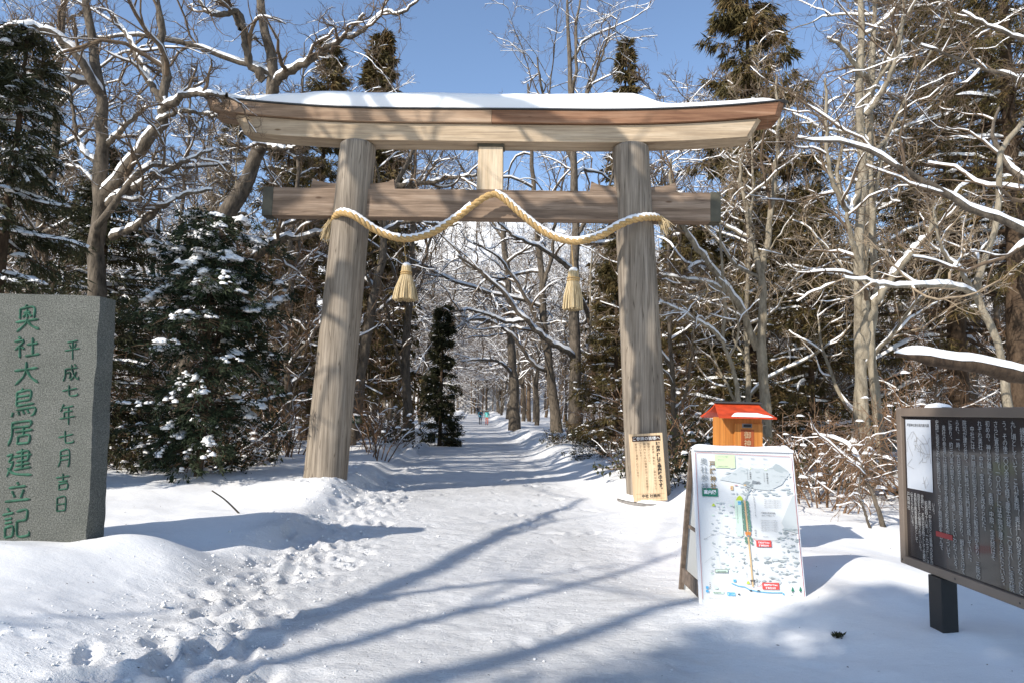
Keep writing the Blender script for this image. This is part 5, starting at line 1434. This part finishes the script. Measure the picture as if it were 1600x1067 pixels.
lows = [low_tree(15, 0.2, 12), low_tree(17, 0.24, 13), low_tree(13, 0.16, 11)]
far = MB(); fs = 0
while fs < 1020:
    y = 70+330*rng.random()**1.25; x = rng.uniform(-1, 1)*(0.82*y+10)
    if fs >= 900: y = rng.uniform(138, 185); x = path_c(y)+rng.normal(0, 7)
    if abs(x-path_c(y)) < 4.0 and y < 138: continue
    s = rng.uniform(0.75, 1.2); a = rng.random()*6.28; z = hz(x, y)-0.1
    Rm = np.array([[math.cos(a), -math.sin(a), 0], [math.sin(a), math.cos(a), 0], [0, 0, 1]])*s
    for mi, (Vv, Ff) in enumerate(lows[fs % 3]):
        far.add(Vv @ Rm.T+np.array([x, y, z]), Ff, mi)
    fs += 1
tag(far.build("far_wood", [M_TWIG, M_SNOWCAP]), "distant mass of bare snow dusted trees covering the slope behind", "forest", kind="stuff")

# --- trees behind the photographer whose shadows fall across the gate and the snow ---
def behind(src, x, y, sc, label, cat):
    return copy_tree(src, (x, y, hz(x, y)-0.05), rng.random()*6.28, (sc, sc, sc), label=label, cat=cat)
tb = np.array([-13.4, 5.6, hz(-13.4, 5.6)-0.1])
def sh(px, py, t): return at(px, py, 12.1)+t*np.array(sdir)-tb
def tp(x, y, z): return np.array([x, y, z])-tb
thin = bare_tree("oak_tree", tb, [(np.array([tp(-13.4,5.6,0), tp(-13.45,5.6,4), tp(-13.3,5.5,8), tp(-13.4,5.5,11), tp(-13.7,5.6,15), tp(-13.6,5.7,19)]), 0.27, 0.05),
    (np.array([tp(-13.32,5.5,8.2), sh(380,480,12.2), sh(455,452,12.1), sh(525,432,12), sh(600,395,11.8), sh(690,350,11.6), sh(712,310,11.5), sh(722,240,11.4)]), 0.22, 0.10),
    (np.array([tp(-13.35,5.5,10.0), sh(350,300,12.4), sh(405,250,12.2), sh(424,200,12.1), sh(436,130,12.0)]), 0.22, 0.14),
    (np.array([tp(-13.4,5.5,11.4), sh(430,120,12.3), sh(560,105,12.0), sh(680,118,11.7), sh(760,155,11.3), sh(850,190,11.0), sh(930,228,10.8), sh(985,295,10.6), sh(1060,330,10.4), sh(1130,360,10.2)]), 0.26, 0.14),
    (np.array([sh(560,105,12), sh(590,150,11.9), sh(640,215,11.8), sh(680,300,11.7)]), 0.13, 0.07),
    (np.array([sh(540,107,12), sh(555,180,11.9), sh(545,230,11.8), sh(560,290,11.8)]), 0.15, 0.09),
    (np.array([sh(900,212,10.9), sh(960,215,10.8), sh(990,260,10.6), sh(1000,330,10.5), sh(985,420,10.4)]), 0.13, 0.08),
    (np.array([sh(1130,340,10.2), sh(1040,322,10.2), sh(960,322,10.2), sh(880,318,10.2), sh(800,312,10.2)]), 0.22, 0.10),
    (np.array([sh(985,295,10.6), sh(1003,420,10.4), sh(1000,520,10.4), sh(1022,600,10.5), sh(1020,700,10.6)]), 0.20, 0.12),
    (np.array([sh(1003,420,10.4), sh(985,500,10.3), sh(1010,560,10.3), sh(1000,640,10.3)]), 0.10, 0.05),
    (np.array([sh(455,452,12.1), sh(540,520,12.1), sh(500,600,12.2), sh(480,680,12.3)]), 0.05, 0.03),
    ], nl=0, n2=3, n3=2, n4=0, tw=0.014, snow=0)
tag(thin, "big bare oak beyond the left edge whose boughs shade the gate", "oak tree")
bb = np.array([-11.2, -5.4, hz(-11.2, -5.4)-0.1])
lim = bare_tree("oak_tree", bb, [(np.array([(-11.2,-5.4,0),(-11.1,-5.2,3),(-11.0,-5.0,6.3),(-11.4,-5.6,9),(-11.6,-6,13)])-bb, 0.26, 0.06),
    (np.array([(-11.0,-5.1,6.2),(-10.7,-4.2,7.5),(-10.2,-2.1,8.2),(-9.85,0.0,8.5),(-9.35,1.9,8.9),(-9.1,3.4,9.3)])-bb, 0.17, 0.04)], nl=3, n2=3, n3=3, n4=0, tw=0.012, snow=0)
tag(lim, "bare oak behind the camera with one long level bough", "oak tree")
for x, y, sx_, sz_, lb in ((-7.5, -3.95, 1.3, 1.06, "leftmost of three unseen dark cedars added behind the camera to shade the snow"), (-6.0, -4.2, 1.35, 1.15, "middle one of three unseen dark cedars added behind the camera to shade the snow"), (-4.4, -4.6, 1.3, 1.15, "rightmost of three unseen dark cedars added behind the camera to shade the snow")):
    copy_tree(cedars[2], (x, y, hz(x, y)-0.05), rng.random()*6.28, (sx_, sx_, sz_), label=lb, cat="cedar")  # unseen cedars, added only to throw shade over the lower right snow

# dark flecks of bark and needles blown over the snow
n = 420; fy = 2.7+11*rng.random(n)**1.3; fx = rng.uniform(-1, 1, n)*(0.75*fy+0.5)
F3 = np.stack([fx, fy, height(fx, fy)+0.003], 1); Df = np.stack([rng.normal(0, 1, n), rng.normal(0, 1, n), rng.uniform(0, 0.25, n)], 1)
mb = MB(); leaf_blades(mb, F3, Df, rng.uniform(0.008, 0.035, n), 0.003)
tag(mb.build("needle_litter", M_BARKDK), "specks of bark and needles scattered thinly over the snow", "litter", kind="stuff")

# --- two walkers far down the path, two more beyond them ---
def person(px, Y, jacket, legs, label, step, bag=None):
    x = at(px, 655, Y)[0]; z = hz(x, Y)
    t = tag(empty("person", (x, Y, z)), label, "person")
    me = bpy.data.meshes.new("body"); j = {}
    pts = {'pel': (0, 0, 0.95), 'ch': (0, 0, 1.30), 'nk': (0, 0, 1.47), 'hd': (0, -0.01, 1.60), 'tp': (0, 0, 1.70), 'hl': (-0.09, 0, 0.90), 'hr': (0.09, 0, 0.90),
           'kl': (-0.10, step*0.5-0.02, 0.48), 'kr': (0.10, -step*0.5-0.02, 0.48), 'fl': (-0.10, step, 0.08), 'fr': (0.10, -step, 0.08), 'tl': (-0.11, step-0.0+0.16, 0.05), 'tr': (0.11, -step+0.16, 0.05),
           'sl': (-0.18, 0, 1.38), 'sr': (0.18, 0, 1.38), 'el': (-0.25, -0.04, 1.12), 'er': (0.25, -0.04, 1.12), 'wl': (-0.24, 0.10, 0.92), 'wr': (0.24, 0.10, 0.92), 'hl2': (-0.24, 0.15, 0.85), 'hr2': (0.24, 0.15, 0.85)}
    rad = dict(pel=.15, ch=.17, nk=.06, hd=.105, tp=.08, hl=.10, hr=.10, kl=.07, kr=.07, fl=.055, fr=.055, tl=.045, tr=.045, sl=.075, sr=.075, el=.055, er=.055, wl=.045, wr=.045, hl2=.04, hr2=.04)
    names = list(pts); E = [('pel','ch'),('ch','nk'),('nk','hd'),('hd','tp'),('pel','hl'),('pel','hr'),('hl','kl'),('hr','kr'),('kl','fl'),('kr','fr'),('fl','tl'),('fr','tr'),('ch','sl'),('ch','sr'),('sl','el'),('sr','er'),('el','wl'),('er','wr'),('wl','hl2'),('wr','hr2')]
    me.from_pydata([pts[n] for n in names], [(names.index(a), names.index(b)) for a, b in E], [])
    tmp = bpy.data.objects.new("tmp", me); C.objects.link(tmp)
    m = tmp.modifiers.new("skin", 'SKIN'); s = tmp.modifiers.new("sub", 'SUBSURF'); s.levels = s.render_levels = 1
    for i, n in enumerate(names):
        me.skin_vertices[0].data[i].radius = (rad[n], rad[n]*0.85)
        me.skin_vertices[0].data[i].use_root = (n == 'pel')
    bpy.context.view_layer.update()
    body = bpy.data.meshes.new_from_object(tmp.evaluated_get(bpy.context.evaluated_depsgraph_get()))
    bpy.data.objects.remove(tmp)
    body.materials.clear()
    for mt in (jacket, legs, M_SKIN, M_BOOT): body.materials.append(mt)
    for p in body.polygons:
        c = p.center
        p.material_index = 3 if c.z < 0.16 else 1 if c.z < 0.86 and abs(c.x) < 0.2 else 2 if (c.z > 1.5 and c.z < 1.64) or c.z < 0.87 else 0
        p.use_smooth = True
    o = bpy.data.objects.new("body", body); C.objects.link(o); o.parent = t
    if bag:
        mb = MB(); blob(mb, (0, -0.20, 1.22), (0.15, 0.10, 0.24), seg=12, rings=8, jag=0.02); mb.build("backpack", bag, t)
    return t
M_SKIN = flat("skin", (0.45, 0.27, 0.19), 0.6); M_BOOT = flat("boots", (0.03, 0.03, 0.03), 0.6)
M_TEAL = flat("teal_jacket", (0.01, 0.17, 0.26), 0.7); M_MINT = flat("mint_jacket", (0.16, 0.55, 0.50), 0.7)
M_NAVY = flat("dark_trousers", (0.015, 0.018, 0.03), 0.8); M_CORAL = flat("coral_trousers", (0.62, 0.12, 0.07), 0.7)
PY = 78.0
person(750.5, PY, M_TEAL, M_NAVY, "walker in a dark teal jacket and black trousers far down the path", 0.22, M_NAVY)
person(760.8, PY-2.5, M_MINT, M_CORAL, "walker in a mint jacket and coral red trousers far down the path", 0.20, None)
person(745, 128, M_NAVY, M_NAVY, "left of two tiny dark figures at the far end of the path", 0.2)
person(748.5, 130, M_BOOT, M_NAVY, "right of two tiny dark figures at the far end of the path", 0.15)

# --- small things in the snow ---
g = at(551, 676, 21.0); gz_ = hz(g[0], 21.0)
pg = tag(empty("trail_sign", (g[0], 21.0, gz_)), "small dark green board on a stump post beside the left pillar's base", "sign")
M_DKG = flat("dark_green_board", (0.03, 0.06, 0.035), 0.6); 
mb = MB(); box(mb, (-0.22, -0.05, 1.02-0.35), (0.26, 0.0, 1.26-0.35)); bevel(mb.build("board", M_DKG, pg, False), 0.01)
mb = MB(); tubes(mb, np.array([[(0, 0.06, -0.3), (0, 0.06, 0.4), (0.01, 0.06, 0.95)]]), np.array([[0.13, 0.115, 0.10]]), 10, cap=True); mb.build("post", M_BARK, pg)
mb = MB(); text_into(mb, "奥社参道", (-0.19, -0.053, 0.73), (1, 0, 0), (0, 0, 1), 0.10); mb.build("lettering", M_LET, pg, False)
mb = MB(); blob(mb, (0.02, -0.02, 0.91), (0.25, 0.1, 0.05), seg=12, rings=3, jag=0.05); mb.build("snow_cover", M_SNOWCAP, pg)
c = at(372, 799, 9.0); d = at(331, 766, 8.75)
c[2] = hz(c[0], 9.0); 
mb = MB(); P = resample([c-(d-c)*0.25, (c+d)/2+np.array([0.01, 0, 0.02]), d], 10); tubes(mb, (P-c)[None], np.linspace(0.013, 0.009, 10)[None], 6, cap=True)
o = mb.build("stick", M_BARK); o.location = c; tag(o, "bare stick poking up out of the snow left of the left pillar", "stick")
p = at(1309, 975, 4.9); tz = hz(p[0], 4.9)
mb = MB(); n = 60
Dd = rng.normal(0, 1, (n, 3)); Dd[:, 2] = np.abs(Dd[:, 2])*0.7+0.2
leaf_blades(mb, rng.normal(0, 0.014, (n, 3))*[1, 1, 0.3], Dd, rng.uniform(0.02, 0.055, n), 0.006)
o = mb.build("twig_tuft", M_FOLD); o.location = (p[0], 4.9, tz-0.002); tag(o, "tiny dark tuft of twigs poking through the snow below the board's post", "twig")
# fallen, snow laden boughs right of the map
b = ground_at(1372, 0, 9.2)
fb2 = bare_tree("fallen_branch", b, [pxpoly(b, [(1382,828,9.0),(1368,785,9.0),(1352,745,9.1),(1340,715,9.2),(1315,690,9.4),(1270,680,9.6)], 0.03, 0.012),
    pxpoly(b, [(1362,834,8.9),(1350,800,8.95),(1342,770,9.0),(1344,740,9.05)], 0.018, 0.008)], nl=0, n2=7, n3=6, n4=3, tw=0.005, kids_from_trunk=1, up=-0.03, bark=M_BARK, twig=M_TWIGRED)
tag(fb2, "drooping snow laden bough bent down to the snow right of the guide map", "branch")
for px, Y, sc, k, lb in ((190, 14.0, 1.2, 1, "snow heaped bush touching the stone's right edge"), (238, 13.6, 1.0, 1, "low snowy bush in front of the yew's left side"), (300, 13.2, 0.9, 1, "low snowy bush in front of the yew's trunk"), (345, 14.2, 1.1, 0, "bare twiggy bush to the right of the yew's trunk"), (410, 17.5, 1.3, 0, "bare twiggy bush midway between the yew and the left pillar"), (455, 19.0, 1.4, 2, "tall bare bush just left of the left pillar"), (590, 20.0, 1.2, 2, "tall bare bush just right of the left pillar"), (615, 24.0, 1.2, 1, "snowy bush on the left bank below the left tassel"), (1040, 16.0, 1.3, 2, "tall bare bush just right of the right pillar"), (1130, 13.5, 1.3, 1, "dark snowy bush left of the orange box"), (1480, 11.0, 1.3, 2, "tall bare bush behind the history board's top"), (1550, 11.5, 1.3, 1, "dark bush behind the history board under the log"), (205, 16.5, 1.5, 1, "snowy leafy bush just right of the grey stone"), (275, 15.2, 1.2, 1, "leafy bush with a round snow cap under the yew"), (372, 15.0, 0.9, 1, "small snow capped bush on the open snow left of the gate"),
                     (1085, 14.6, 1.3, 1, "dark bush heaped with snow between the right pillar and the orange box"), (1290, 11.2, 1.0, 2, "brown twiggy bush right of the guide map's top corner"), (1245, 12.0, 1.1, 0, "brown twiggy bush behind the orange box's roof"),
                     (1430, 12.0, 1.2, 0, "twiggy bush behind the history board's left edge"), (945, 19.5, 0.7, 1, "small green leaved bush on the right bank before the thick trunk")):
    g = ground_at(px, 0, Y)
    copy_tree(shrubs[k], tuple(g+[0, 0, 0.03]), rng.random()*6.28, (sc, sc, sc), label=lb, cat="shrub")
